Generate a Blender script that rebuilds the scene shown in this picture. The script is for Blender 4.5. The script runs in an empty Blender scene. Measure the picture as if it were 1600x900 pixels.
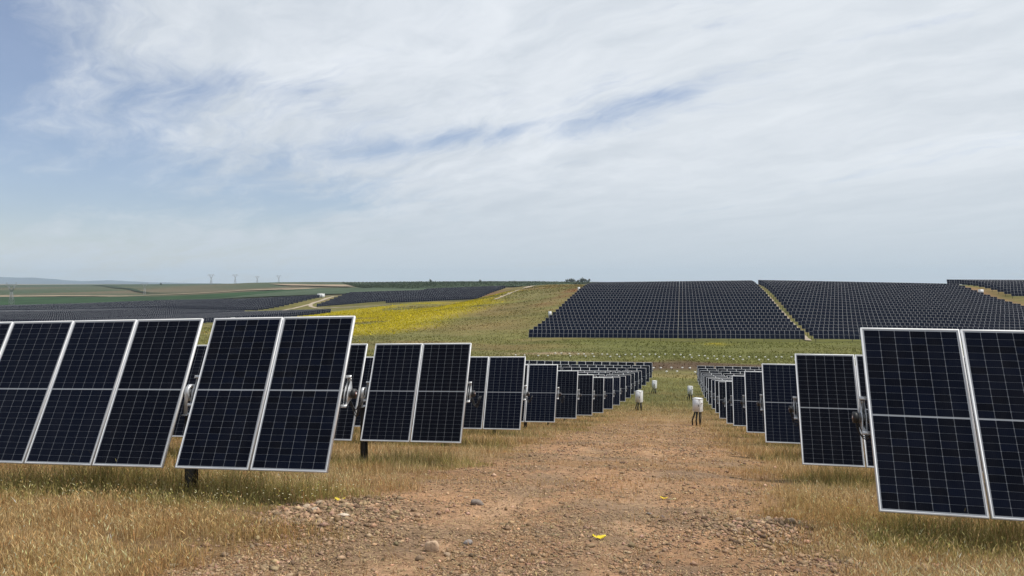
import bpy, math, random
import numpy as np
random.seed(7)
RNG = np.random.default_rng(11)
scene = bpy.context.scene
COL = scene.collection
PSI = 0.2162; FPX = 1207.5

# ---- camera: eye at the origin, level, turned a little left of the row grid ------
cam_data = bpy.data.cameras.new('camera')
cam_data.sensor_width = 36.0
cam_data.lens = FPX / 1600 * 36
cam_data.shift_y = -0.005
cam_data.clip_start = 0.1
cam_data.clip_end = 60000
cam = bpy.data.objects.new('camera', cam_data)
cam.rotation_euler = (math.radians(90), 0, PSI)
COL.objects.link(cam)
scene.camera = cam

# ---- light, sky, exposure --------------------------------------------------------
SUN_EL, SUN_AZ = math.radians(62), math.radians(75)          # azimuth clockwise from +Y
sun_data = bpy.data.lights.new('sun', 'SUN')
sun_data.energy = 4.1
sun_data.angle = math.radians(1.2)
sun_data.color = (1.0, .95, .88)
sun = bpy.data.objects.new('sun', sun_data)
sun.rotation_euler = (math.radians(90) - SUN_EL, 0, math.pi - SUN_AZ)
COL.objects.link(sun)
scene.view_settings.view_transform = 'Standard'
scene.view_settings.look = 'None'
scene.view_settings.exposure = 0.0
scene.view_settings.gamma = 1.0
scene.cycles.use_denoising = True
scene.cycles.use_adaptive_sampling = False
scene.cycles.max_bounces = 6
scene.cycles.volume_bounces = 0

world = bpy.data.worlds.new('World'); scene.world = world; world.use_nodes = True
def build_world():
    nt = world.node_tree; nt.nodes.clear(); N = nt.nodes; L = nt.links
    def val(s, v):
        if isinstance(v, (int, float)): s.default_value = v
        else: L.new(v, s)
    def M(op, a, b=0.0, c=0.0):
        n = N.new('ShaderNodeMath'); n.operation = op
        val(n.inputs[0], a); val(n.inputs[1], b); val(n.inputs[2], c)
        return n.outputs[0]
    def noise(x, y, z, sc, det, rough, dist=0.0):
        c = N.new('ShaderNodeCombineXYZ'); val(c.inputs[0], x); val(c.inputs[1], y); val(c.inputs[2], z)
        n = N.new('ShaderNodeTexNoise'); n.inputs['Scale'].default_value = sc; n.inputs['Detail'].default_value = det
        n.inputs['Roughness'].default_value = rough; n.inputs['Distortion'].default_value = dist
        L.new(c.outputs[0], n.inputs['Vector']); return n.outputs['Fac']
    def sstep(v, a, b):
        n = N.new('ShaderNodeMapRange'); n.interpolation_type = 'SMOOTHSTEP'
        val(n.inputs['Value'], v); n.inputs['From Min'].default_value = a; n.inputs['From Max'].default_value = b
        return n.outputs[0]
    tc = N.new('ShaderNodeTexCoord'); sp = N.new('ShaderNodeSeparateXYZ'); L.new(tc.outputs['Generated'], sp.inputs[0])
    x, y, z = sp.outputs
    el = M('MULTIPLY', M('ARCSINE', M('MAXIMUM', M('MINIMUM', z, 1.0), -1.0)), 57.2958)
    az = M('MULTIPLY', M('ARCTAN2', x, y), 57.2958)                  # degrees from +Y, to the right
    az = M('ADD', az, math.degrees(PSI))
    zz = M('ADD', M('MAXIMUM', z, 0.0), 0.16)
    px, py = M('DIVIDE', x, zz), M('DIVIDE', y, zz)
    # wind-drawn cirrus: stretch along one direction of the cloud layer
    a = math.radians(143)
    u = M('ADD', M('MULTIPLY', px, math.cos(a)), M('MULTIPLY', py, math.sin(a)))
    v = M('ADD', M('MULTIPLY', px, -math.sin(a)), M('MULTIPLY', py, math.cos(a)))
    w1 = M('MULTIPLY', M('SUBTRACT', noise(u, v, 3.1, .9, 4, .6), .5), .9)
    w2 = M('MULTIPLY', M('SUBTRACT', noise(u, v, 8.7, 1.1, 4, .6), .5), .55)
    uu, vv = M('ADD', u, w1), M('ADD', v, w2)
    big = noise(M('MULTIPLY', uu, .7), M('MULTIPLY', vv, 1.15), 1.0, 1.3, 8, .60)
    wisp = noise(M('MULTIPLY', uu, .75), M('MULTIPLY', vv, 1.8), 5.0, 3.2, 10, .66)
    f = M('ADD', M('MULTIPLY', big, .62), M('MULTIPLY', wisp, .38))
    def blob(ca, ce, sa, se, tilt=0.0):
        da = M('SUBTRACT', az, ca); de = M('SUBTRACT', M('SUBTRACT', el, ce), M('MULTIPLY', da, tilt))
        q = M('ADD', M('POWER', M('DIVIDE', da, sa), 2.0), M('POWER', M('DIVIDE', de, se), 2.0))
        return M('EXPONENT', M('MULTIPLY', q, -1.0))
    cover = M('ADD', f, M('MULTIPLY', sstep(az, -36, 6), .15))
    for b, k in ((blob(-32, 5.4, 17, 2.6, .02), .17), (blob(-2.5, 10.7, 12, 1.0, .14), .185), (blob(-34.5, 14.5, 4.5, 4.5), .20), (blob(28.5, 16.4, 4.5, .5, .05), .15),
                 (blob(-14, 6.5, 7, 2.0), .09), (blob(10.5, 13.3, 3.5, .6, .12), .14), (blob(-17, 14.2, 9, 1.3, .22), .10), (blob(-22, 9, 12, 1.2, .05), .05)):
        cover = M('SUBTRACT', cover, M('MULTIPLY', b, k))
    mask = sstep(cover, .33, .60)
    low = M('SUBTRACT', 1.0, sstep(el, -1.5, 5.5))
    mask = M('MAXIMUM', M('MULTIPLY', mask, .97), M('MULTIPLY', low, M('ADD', .54, M('MULTIPLY', sstep(az, -30, 6), .36))))
    mask = M('ADD', .16, M('MULTIPLY', mask, .84))
    shade = M('ADD', M('MULTIPLY', sstep(noise(M('MULTIPLY', uu, .6), M('MULTIPLY', vv, 1.4), 11.0, 1.6, 7, .55), .3, .7), .5),
              M('MULTIPLY', sstep(noise(M('MULTIPLY', uu, .7), M('MULTIPLY', vv, 1.5), 21.0, 3.4, 9, .62), .3, .7), .5))
    def rgb(c):
        n = N.new('ShaderNodeRGB'); n.outputs[0].default_value = (*c, 1); return n.outputs[0]
    def mix(t, c1, c2):
        n = N.new('ShaderNodeMix'); n.data_type = 'RGBA'; val(n.inputs[0], t); L.new(c1, n.inputs[6]); L.new(c2, n.inputs[7]); return n.outputs[2]
    cc = mix(shade, rgb((.585, .645, .715)), rgb((.86, .90, .95)))
    cc = mix(M('MULTIPLY', sstep(az, -8, 18), .35), cc, rgb((.84, .88, .91)))
    cc = mix(M('SUBTRACT', 1.0, sstep(el, 0.0, 10.0)), cc, rgb((.60, .665, .725)))
    sky = N.new('ShaderNodeTexSky'); sky.sky_type = 'NISHITA'; sky.sun_disc = False
    sky.sun_elevation = SUN_EL; sky.sun_rotation = SUN_AZ; sky.air_density = 1.0; sky.dust_density = .4; sky.ozone_density = 2.5
    b1 = N.new('ShaderNodeBackground'); b1.inputs['Strength'].default_value = 0.105; tint = N.new('ShaderNodeMix'); tint.data_type = 'RGBA'; tint.blend_type = 'MULTIPLY'; tint.inputs[0].default_value = 1; tint.inputs[7].default_value = (1.0, .96, 1.04, 1); L.new(sky.outputs[0], tint.inputs[6]); L.new(tint.outputs[2], b1.inputs[0])
    b2 = N.new('ShaderNodeBackground'); b2.inputs['Strength'].default_value = 1.0; L.new(cc, b2.inputs[0])
    ms = N.new('ShaderNodeMixShader'); L.new(mask, ms.inputs[0]); L.new(b1.outputs[0], ms.inputs[1]); L.new(b2.outputs[0], ms.inputs[2])
    out = N.new('ShaderNodeOutputWorld'); L.new(ms.outputs[0], out.inputs[0])
build_world()

# ---- terrain height (metres; the eye is at z = 0) --------------------------------
PROFILE = [(-40, .3), (-12, -.1), (0, -1.65), (5, -2.4), (10, -3.05), (16.3, -3.98), (22.5, -4.88), (28.8, -5.79), (35, -6.72),
           (41.3, -7.66), (47.6, -8.55), (53.9, -9.27), (60.1, -9.95), (66.4, -10.62), (72.7, -11.25), (79, -11.8),
           (85.2, -12.3), (91.5, -12.8), (97.8, -13.2), (104, -13.5), (110.3, -13.75), (123, -14.0), (135, -14.35), (150, -14.75),
           (165, -15.0)]
CTRL = []
for _y, _z in PROFILE:
    for _x in (-70, -28, -12, -4, 2.5, 14, 40, 90):
        _s = .022 * min(0, _x + 4)
        CTRL.append((_x, _y, _z + _s * (1 if _y < 60 else max(.25, 1 - (_y - 60) / 90))))
CTRL += [(-150, 0, -4.5), (-150, 60, -12), (-400, 60, -14), (-150, 150, -16.4), (-300, 150, -18), (200, 0, 0), (200, 80, -10), (200, 150, -13),
         (-39, 198, -15.1), (-39, 220, -13.6), (-39, 250, -10.4), (-39, 280, -7.0), (-39, 305, -4.4), (-39, 331, -2.3), (-39, 350, -1.6), (-39, 375, -1.3), (-39, 420, -2.5),
         (0, 190, -14.7), (0, 198, -14.75), (0, 225, -12.6), (0, 260, -8.9), (0, 300, -4.6), (0, 335, -1.9), (0, 352, -1.3), (0, 380, -1.6), (0, 450, -5),
         (30, 190, -14.4), (30, 198, -14.4), (30, 225, -12.3), (30, 260, -8.6), (30, 300, -4.3), (30, 335, -1.35), (30, 352, -.75), (30, 380, -1.3), (30, 450, -5),
         (70, 190, -14.3), (70, 198, -14.3), (70, 225, -12.4), (70, 260, -8.9), (70, 300, -4.7), (70, 335, -1.75), (70, 355, -1.15), (70, 390, -1.4), (70, 450, -4),
         (108, 200, -14.4), (108, 240, -12.), (108, 279, -10.0), (108, 293, -8.6), (108, 315, -6.0), (108, 332, -3.3), (108, 345, -1.75), (108, 370, -1.0), (116, 300, -6.8), (116, 320, -4.7), (116, 345, -1.9), (120, 285, -8.6), (118, 400, -1.2),
         (150, 240, -14), (150, 285, -8.8), (150, 311, -5.6), (150, 345, -2.6), (150, 375, -1.5), (150, 410, -1.3), (150, 440, -1.2), (150, 500, -3),
         (240, 240, -14), (240, 285, -9), (240, 311, -5.6), (240, 345, -2.2), (240, 375, -.9), (240, 410, -.8), (240, 440, -1.2), (240, 520, -3),
         (-61, 304, -7.0), (-68, 251, -12.4), (-97, 316, -10.2), (-67, 400, -1.7), (-103, 469, -4.0), (-60, 198, -15.1), (-110, 230, -15.2), (-85, 370, -5.0),
         (-173, 200, -16.2), (-173, 260, -16.2), (-173, 346, -16.4), (-300, 240, -17.2), (-300, 346, -17.0), (-400, 300, -17.6), (-520, 346, -18.6), (-249, 400, -17.8), (-249, 430, -17.6), (-249, 501, -11.0), (-249, 520, -10.),
         (-520, 505, -20.0), (-520, 430, -20.4), (-400, 430, -19.4), (-380, 505, -15.4), (-380, 525, -15.2),
         (-231, 467, -15.6), (-231, 511, -8.6), (-231, 525, -8), (-117, 515, -4.0), (-117, 437, -10.4), (-117, 400, -11.4), (-160, 400, -13.8), (-160, 515, -5.4),
         (-175, 450, -12.5)]
def w_of(px, py, d):
    r = (px - 800) / FPX * d
    z = (442 - py) / FPX * d
    return (r * math.cos(PSI) - d * math.sin(PSI), r * math.sin(PSI) + d * math.cos(PSI), z)
CTRL += [w_of(*a) for a in [(60, 482, 720), (60, 478, 900), (60, 465, 1150), (60, 452, 1900), (60, 445.5, 2800), (60, 444, 5000),
                            (-500, 480, 900), (-500, 460, 1500), (-500, 444, 4000), (-900, 470, 1200),
                            (220, 475, 720), (220, 468, 950), (220, 461, 1250), (220, 450, 1900), (220, 444.2, 2700), (220, 444, 5000),
                            (400, 467, 640), (400, 461, 850), (400, 452, 1250), (400, 441.5, 2000), (400, 443, 3000),
                            (540, 461, 640), (540, 455, 850), (540, 449, 1150), (540, 441.2, 1750), (540, 443, 2600),
                            (680, 455, 700), (680, 449, 900), (680, 441, 1500), (680, 443, 2500),
                            (820, 451, 700), (820, 446, 950), (820, 440.8, 1300), (820, 443, 2300),
                            (920, 449, 800), (920, 441, 1300), (1100, 446, 900), (1400, 446, 1200), (1800, 446, 1200), (2400, 446, 1500)]]
for _k in range(24):
    _a = 2 * math.pi * _k / 24
    CTRL.append((9000 * math.sin(_a), 9000 * math.cos(_a), -16))
    CTRL.append((20000 * math.sin(_a), 20000 * math.cos(_a), -30))
def _warp(x, y):
    return np.stack([np.arcsinh(np.asarray(x, float) / 60) * 60, np.arcsinh((np.asarray(y, float) - 40) / 60) * 60], -1)
_P = np.array(CTRL, float); _W = _warp(_P[:, 0], _P[:, 1])
def _U(a, b):
    r2 = ((a[:, None, :] - b[None, :, :]) ** 2).sum(-1)
    return r2 * np.log(r2 + 1e-9)
_n = len(_W)
_A = np.zeros((_n + 3, _n + 3)); _A[:_n, :_n] = _U(_W, _W) + np.eye(_n) * 8.0
_A[:_n, _n] = 1; _A[:_n, _n + 1:] = _W; _A[_n:, :_n] = _A[:_n, _n:].T
_C = np.linalg.solve(_A, np.concatenate([_P[:, 2], np.zeros(3)]))
def height(x, y):
    """ground height without the fine relief, for arrays"""
    x = np.asarray(x, float); sh = x.shape
    q = _warp(x.ravel(), np.asarray(y, float).ravel()); out = np.empty(len(q))
    for i in range(0, len(q), 20000):
        p = q[i:i + 20000]
        out[i:i + 20000] = _U(p, _W) @ _C[:_n] + _C[_n] + p @ _C[_n + 1:]
    return out.reshape(sh)

# ---- value noise in numpy ----------------------------------------------------------
def vnoise(x, y, seed=0):
    xi = np.floor(x).astype(np.int64); yi = np.floor(y).astype(np.int64)
    fx = x - xi; fy = y - yi; fx = fx * fx * (3 - 2 * fx); fy = fy * fy * (3 - 2 * fy)
    def h(i, j):
        n = (i * 374761393 + j * 668265263 + seed * 974711) & 0xffffffff
        n = ((n ^ (n >> 13)) * 1274126177) & 0xffffffff
        n = ((n ^ (n >> 16)) * 2246822519) & 0xffffffff
        return ((n ^ (n >> 15)) & 0xffff) / 65535.0
    a = h(xi, yi) * (1 - fx) + h(xi + 1, yi) * fx
    b = h(xi, yi + 1) * (1 - fx) + h(xi + 1, yi + 1) * fx
    return a * (1 - fy) + b * fy
def fbm(x, y, sc, octv=4, seed=0):
    x = np.asarray(x, float) * sc; y = np.asarray(y, float) * sc; t = 0.; a = .5
    for o in range(octv):
        t = t + a * vnoise(x, y, seed + o * 17); x = x * 2.03 + 3.1; y = y * 2.03 + 7.7; a *= .5
    return t / (1 - .5 ** octv)
def sst(v, a, b):
    t = np.clip((v - a) / (b - a), 0, 1); return t * t * (3 - 2 * t)
def lerp(a, b, t):
    return a + (b - a) * t[..., None]

# ---- zones of the ground -------------------------------------------------------------
def soil_mask(x, y):
    """bare stony path between the two halves of the near array"""
    n = (fbm(x, y, .35, 4, 3) - .5) * 2.4 + (fbm(x, y, 1.7, 4, 5) - .5) * 2.2
    w = 2.85 - 1.1 * sst(y, 34, 62) - .35 * sst(-y, -9, -6.5)
    m = sst(w - np.abs(x + 1.6 - .25 * sst(-y, -9, -6.5)) + n * .75, -1.1, .8)
    pile = np.exp(-((x + 4.3) / .8) ** 2 - ((y - 9.1) / 1.3) ** 2)
    m = np.maximum(m, sst(pile + n * .15, .25, .65))
    return m * (1 - sst(y + n * 6, 42, 62)) * (1 - .3 * sst(y, 18, 40))
YPOLY = np.array([(-80.6, 170), (-86, 210), (-81, 224), (-79, 250), (-76, 277), (-72, 318), (-78, 350), (-91, 385), (-117, 428), (-150, 432), (-185, 420), (-205, 392), (-190, 330), (-150, 250), (-130, 185)])
def poly_dist(x, y, P):
    """signed distance, positive inside"""
    ins = np.zeros(x.shape, bool); d = np.full(x.shape, 1e9)
    for i in range(len(P)):
        (x1, y1), (x2, y2) = P[i - 1], P[i]
        c = ((y1 > y) != (y2 > y)) & (x < (x2 - x1) * (y - y1) / (y2 - y1 + 1e-12) + x1)
        ins ^= c
        t = np.clip(((x - x1) * (x2 - x1) + (y - y1) * (y2 - y1)) / ((x2 - x1) ** 2 + (y2 - y1) ** 2), 0, 1)
        d = np.minimum(d, np.hypot(x - x1 - t * (x2 - x1), y - y1 - t * (y2 - y1)))
    return np.where(ins, d, -d)
def yellow_mask(x, y):
    n = (fbm(x * .45, y, .06, 4, 31) - .5)
    d = poly_dist(x + n * 20, y + n * 34, YPOLY)
    m = sst(d, -9, 14) * (.12 + .80 * sst(fbm(x * .5, y, .07, 4, 37), .36, .56))
    m = m * np.where(y < 235, sst(y, 175, 235) * .6 + .25, 1)
    g = np.exp(-((x - 7.5) / 3.5) ** 2 - ((y - 191) / 2.2) ** 2) * .7
    return np.maximum(m, g * sst(fbm(x, y, .8, 3, 39), .3, .6))
def zone_color(x, y):
    r = np.hypot(x, y)
    gold = np.array([.240, .155, .066]); straw = np.array([.30, .21, .10]); rust = np.array([.20, .098, .042])
    olive = np.array([.158, .150, .047]); green = np.array([.085, .105, .032]); soil = np.array([.298, .174, .096]); brown = np.array([.115, .072, .042])
    n1 = fbm(x, y, .12, 4, 41); n2 = fbm(x, y, .5, 4, 43); n3 = fbm(x * .35, y, .045, 5, 47); n4 = fbm(x, y, .02, 4, 53); n5 = fbm(x * .3, y, .11, 4, 67)
    near = lerp(np.broadcast_to(gold, x.shape + (3,)), rust, sst(n2, .5, .8) * .7)
    near = lerp(near, straw, sst(n1, .5, .75) * .6)
    near = lerp(near, olive, sst(n1 * .6 + n2 * .4, .42, .2) * .7)
    far = lerp(np.broadcast_to(olive, x.shape + (3,)), gold * .88, sst(n3, .48, .72) * .62 * (1 - .8 * sst(-x, 120, 200)))
    far = lerp(far, green, sst(n4, .50, .68) * .45)
    far = lerp(far, olive * .62, sst(n5, .56, .72) * .55)
    far = lerp(far, straw * .9, sst(n5, .40, .27) * .40)
    c = lerp(near, far, sst(y + (n1 - .5) * 30, 46, 92))
    vg = sst(y, 58, 74) * (1 - sst(y, 92, 112)) * sst(6 - np.abs(x + 1), 0, 3)
    c = lerp(c, green * .95, vg * sst(n2, .25, .6) * .7)
    # greener foot of the hill and valley floor under the hillside array
    vf = sst(y, 140, 165) * (1 - sst(y, 196, 214)) * sst(x, -50, -10)
    c = lerp(c, np.array([.120, .128, .034]), vf * .75)
    bs = sst(y + (n1 - .5) * 18, 120, 128) * (1 - sst(y + (n1 - .5) * 18, 142, 150)) * sst(x + (n3 - .5) * 20, -24, -6)
    c = lerp(c, brown * .8, bs * .95 * sst(n2, .05, .4))
    def spot(cx, cy, sx, sy, col, k, c):
        g = np.exp(-((x - cx) / sx) ** 2 - ((y - cy) / sy) ** 2) * k
        return lerp(c, np.array(col), np.clip(g * sst(n5, .2, .6), 0, 1))
    c = spot(-44.8, 322, 5.5, 26, (.20, .095, .04), .95, c)
    c = spot(-49, 286, 5, 9, (.19, .10, .045), .9, c)
    c = spot(-28, 163, 9, 3.5, (.36, .26, .17), .9, c)
    c = spot(-118, 474, 14, 22, (.21, .11, .055), .8, c)
    c = spot(-70, 335, 16, 20, (.23, .20, .08), .7, c)
    c = spot(-57, 235, 14, 16, (.24, .16, .07), .6, c)
    sb = np.exp(-((x - 111.5) / 2.6) ** 2) * sst(y, 268, 300) * (1 - sst(y, 350, 380))
    c = lerp(c, np.array([.24, .135, .065]), np.clip(sb * 1.3, 0, 1))
    ym = yellow_mask(x, y)
    c = lerp(c, np.array([.43, .345, .008]), ym * .78)
    s = soil_mask(x, y)
    so = lerp(np.broadcast_to(soil, x.shape + (3,)), np.array([.30, .172, .095]), sst(fbm(x, y, .4, 4, 61), .45, .65) * .7)
    rut = np.exp(-((x + 2.5 + .15 * np.sin(y * .3)) / .3) ** 2) + np.exp(-((x + .7 + .15 * np.sin(y * .3)) / .3) ** 2)
    so = lerp(so, np.array([.33, .225, .145]), np.clip(rut * .55 * sst(n2, .2, .6), 0, 1))
    so = lerp(so, np.array([.200, .135, .085]), sst(fbm(x, y, .9, 4, 63), .50, .68) * .9)
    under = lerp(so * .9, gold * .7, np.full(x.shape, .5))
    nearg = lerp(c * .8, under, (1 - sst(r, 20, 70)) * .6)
    so = lerp(so, np.array([.235, .142, .070]), sst(fbm(x, y, .55, 4, 69), .42, .66) * .75 * sst(y, 10, 17))
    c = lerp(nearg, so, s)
    # open country beyond the arrays
    fc = lerp(np.broadcast_to(np.array([.048, .064, .030]), x.shape + (3,)), np.array([.105, .085, .050]), sst(fbm(x, y, .004, 4, 71), .42, .62))
    fc = lerp(fc, np.array([.040, .060, .028]), sst(fbm(x, y, .003, 3, 73), .55, .65) * .8)
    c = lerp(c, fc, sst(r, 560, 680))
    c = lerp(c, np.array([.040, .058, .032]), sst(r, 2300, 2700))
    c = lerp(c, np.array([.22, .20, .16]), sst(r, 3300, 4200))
    return c

# ---- ground sheet: a graded grid, fine in front of the camera, out to the horizon -----
def spaced(a, b, h, g, cap, capto, far, g2):
    up = [b]; s = h
    while up[-1] < far:
        s = s * (1 + g) if (s < cap or up[-1] > capto) else s
        up.append(up[-1] + min(s, cap) if up[-1] < capto else up[-1] + max(s, (up[-1] - b) * g2))
    return up
h0 = .11
core_x = list(np.arange(-8.5, 5.5, h0)); core_y = list(np.arange(6.0, 17.0, h0))
px_ = spaced(0, core_x[-1], h0, .05, 3.2, 260, 20000, .10)[1:]
nx_ = spaced(0, -core_x[0], h0, .05, 3.6, 300, 20000, .09)[1:]
py_ = spaced(0, core_y[-1], h0, .035, 2.6, 540, 20000, .07)[1:]
ny_ = spaced(0, -core_y[0], h0, .15, 8, 60, 20000, .25)[1:]
GX = np.array([-v for v in nx_[::-1]] + core_x + px_); GY = np.array([-v for v in ny_[::-1]] + core_y + py_)
_gx, _gy = np.meshgrid(GX, GY)
GZ = height(_gx, _gy)
_r = np.hypot(_gx, _gy)
_sm = soil_mask(_gx, _gy)
_rel = ((fbm(_gx, _gy, .8, 4, 81) - .5) * .10 + (fbm(_gx, _gy, 3.2, 3, 83) - .5) * .05 * (.4 + _sm)) * (1 - sst(_r, 30, 70))
_rel += (fbm(_gx, _gy, .12, 4, 87) - .5) * .5 * sst(_r, 20, 120) * (1 - sst(_r, 500, 900))
_rel += -.035 * np.exp(-((_gx + 2.3) / .35) ** 2) * _sm - .035 * np.exp(-((_gx + .5) / .35) ** 2) * _sm
_pile = np.exp(-((_gx + 4.3) / .75) ** 2 - ((_gy - 9.0) / 1.3) ** 2) * .09 + np.exp(-((_gx - 1.25) / .5) ** 2 - ((_gy - 9.9) / .9) ** 2) * .09
_rel += _pile * (.5 + fbm(_gx, _gy, 4, 3, 89))
GZ = GZ + _rel
def gz(x, y):
    """height of the ground sheet (bilinear on its own grid)"""
    x = np.asarray(x, float); y = np.asarray(y, float)
    i = np.clip(np.searchsorted(GX, x) - 1, 0, len(GX) - 2); j = np.clip(np.searchsorted(GY, y) - 1, 0, len(GY) - 2)
    fx = (x - GX[i]) / (GX[i + 1] - GX[i]); fy = (y - GY[j]) / (GY[j + 1] - GY[j])
    return (GZ[j, i] * (1 - fx) + GZ[j, i + 1] * fx) * (1 - fy) + (GZ[j + 1, i] * (1 - fx) + GZ[j + 1, i + 1] * fx) * fy
def g1(x, y): return float(gz(x, y))

# ---- object helpers ------------------------------------------------------------------
def mesh_np(name, V, F, mats=(), mi=None, smooth=False, col=None):
    """V (n,3); F an (m,k) array or a list of index lists; mi a material index per face; col a colour per vertex"""
    me = bpy.data.meshes.new(name)
    V = np.asarray(V, np.float32)
    if isinstance(F, np.ndarray):
        m, k = F.shape; loops = F.ravel(); starts = np.arange(m) * k
    else:
        m = len(F); ln = np.array([len(f) for f in F]); loops = np.concatenate([np.asarray(f) for f in F]); starts = np.concatenate([[0], np.cumsum(ln)[:-1]])
    me.vertices.add(len(V)); me.vertices.foreach_set('co', V.ravel())
    me.loops.add(len(loops)); me.loops.foreach_set('vertex_index', loops.astype(np.int32))
    me.polygons.add(m); me.polygons.foreach_set('loop_start', starts.astype(np.int32))
    for mt in mats: me.materials.append(mt)
    if mi is not None: me.polygons.foreach_set('material_index', np.asarray(mi, np.int32))
    if smooth: me.polygons.foreach_set('use_smooth', np.ones(m, bool))
    if col is not None:
        at = me.color_attributes.new('Col', 'FLOAT_COLOR', 'POINT')
        c4 = np.ones((len(V), 4), np.float32); c4[:, :3] = col; at.data.foreach_set('color', c4.ravel())
    me.update(calc_edges=True); me.validate()
    return me
def link(name, me, parent=None, loc=(0, 0, 0), rot=(0, 0, 0)):
    o = bpy.data.objects.new(name, me); COL.objects.link(o)
    o.location = loc; o.rotation_euler = rot
    if parent is not None: o.parent = parent
    return o
def tag(o, label=None, cat=None, group=None, kind=None):
    for k, v in (('label', label), ('category', cat), ('group', group), ('kind', kind)):
        if v: o[k] = v
    return o
class MB:
    """collects simple solids into one mesh"""
    def __init__(s): s.v = []; s.f = []; s.m = []
    def add(s, V, F, m=0):
        b = len(s.v); s.v += [tuple(p) for p in V]; s.f += [[b + i for i in f] for f in F]; s.m += [m] * len(F)
    def box(s, x0, x1, y0, y1, z0, z1, m=0):
        s.add([(x0, y0, z0), (x1, y0, z0), (x1, y1, z0), (x0, y1, z0), (x0, y0, z1), (x1, y0, z1), (x1, y1, z1), (x0, y1, z1)],
              [(0, 3, 2, 1), (4, 5, 6, 7), (0, 1, 5, 4), (1, 2, 6, 5), (2, 3, 7, 6), (3, 0, 4, 7)], m)
    def tube(s, pts, r, n=8, m=0, cap=True):
        P = [np.array(p, float) for p in pts]; R = r if isinstance(r, (list, tuple)) else [r] * len(P)
        V = []; up = None
        for i, p in enumerate(P):
            d = P[min(i + 1, len(P) - 1)] - P[max(i - 1, 0)]; d /= np.linalg.norm(d)
            if up is None: up = np.array((0, 0, 1.)) if abs(d[2]) < .9 else np.array((1., 0, 0))
            a = np.cross(d, up); a /= np.linalg.norm(a); b = np.cross(a, d); up = b
            for k in range(n):
                t = 2 * math.pi * k / n; V.append(p + R[i] * (math.cos(t) * a + math.sin(t) * b))
        F = [(i * n + k, i * n + (k + 1) % n, (i + 1) * n + (k + 1) % n, (i + 1) * n + k) for i in range(len(P) - 1) for k in range(n)]
        if cap: F += [tuple(range(n))[::-1], tuple((len(P) - 1) * n + k for k in range(n))]
        s.add(V, F, m)
    def mesh(s, name, mats, smooth=False): return mesh_np(name, s.v, s.f, mats, s.m, smooth)

# ---- materials ------------------------------------------------------------------------
def mat(name, base=(.5, .5, .5), rough=.6, metal=0.0, spec=.5, var=0.0, vscale=6.0, dirt=None, use_col=False, transl=0.0, bump=None):
    m = bpy.data.materials.new(name); m.use_nodes = True; nt = m.node_tree; N = nt.nodes; L = nt.links
    b = N['Principled BSDF']; b.inputs['Roughness'].default_value = rough; b.inputs['Metallic'].default_value = metal
    b.inputs['Specular IOR Level'].default_value = spec
    if use_col:
        a = N.new('ShaderNodeAttribute'); a.attribute_name = 'Col'; c = a.outputs['Color']
    else:
        a = N.new('ShaderNodeRGB'); a.outputs[0].default_value = (*base, 1); c = a.outputs[0]
    tc = N.new('ShaderNodeTexCoord')
    if var:
        n = N.new('ShaderNodeTexNoise'); n.inputs['Scale'].default_value = vscale; n.inputs['Detail'].default_value = 6
        L.new(tc.outputs['Object'], n.inputs['Vector'])
        r = N.new('ShaderNodeMapRange'); r.inputs['From Min'].default_value = .3; r.inputs['From Max'].default_value = .7
        r.inputs['To Min'].default_value = 1 - var; r.inputs['To Max'].default_value = 1 + var; L.new(n.outputs['Fac'], r.inputs[0])
        x = N.new('ShaderNodeMix'); x.data_type = 'RGBA'; x.blend_type = 'MULTIPLY'; x.inputs[0].default_value = 1
        L.new(c, x.inputs[6]); L.new(r.outputs[0], x.inputs[7]); c = x.outputs[2]
    L.new(c, b.inputs['Base Color'])
    if bump:
        n = N.new('ShaderNodeTexNoise'); n.inputs['Scale'].default_value = bump[0]; n.inputs['Detail'].default_value = 5
        L.new(tc.outputs['Object'], n.inputs['Vector'])
        bn = N.new('ShaderNodeBump'); bn.inputs['Strength'].default_value = bump[1]; bn.inputs['Distance'].default_value = bump[2]
        L.new(n.outputs['Fac'], bn.inputs['Height']); L.new(bn.outputs[0], b.inputs['Normal'])
    if transl:
        t = N.new('ShaderNodeBsdfTranslucent'); L.new(c, t.inputs[0])
        ms = N.new('ShaderNodeMixShader'); ms.inputs[0].default_value = transl
        L.new(b.outputs[0], ms.inputs[1]); L.new(t.outputs[0], ms.inputs[2]); L.new(ms.outputs[0], N['Material Output'].inputs[0])
    return m
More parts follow.
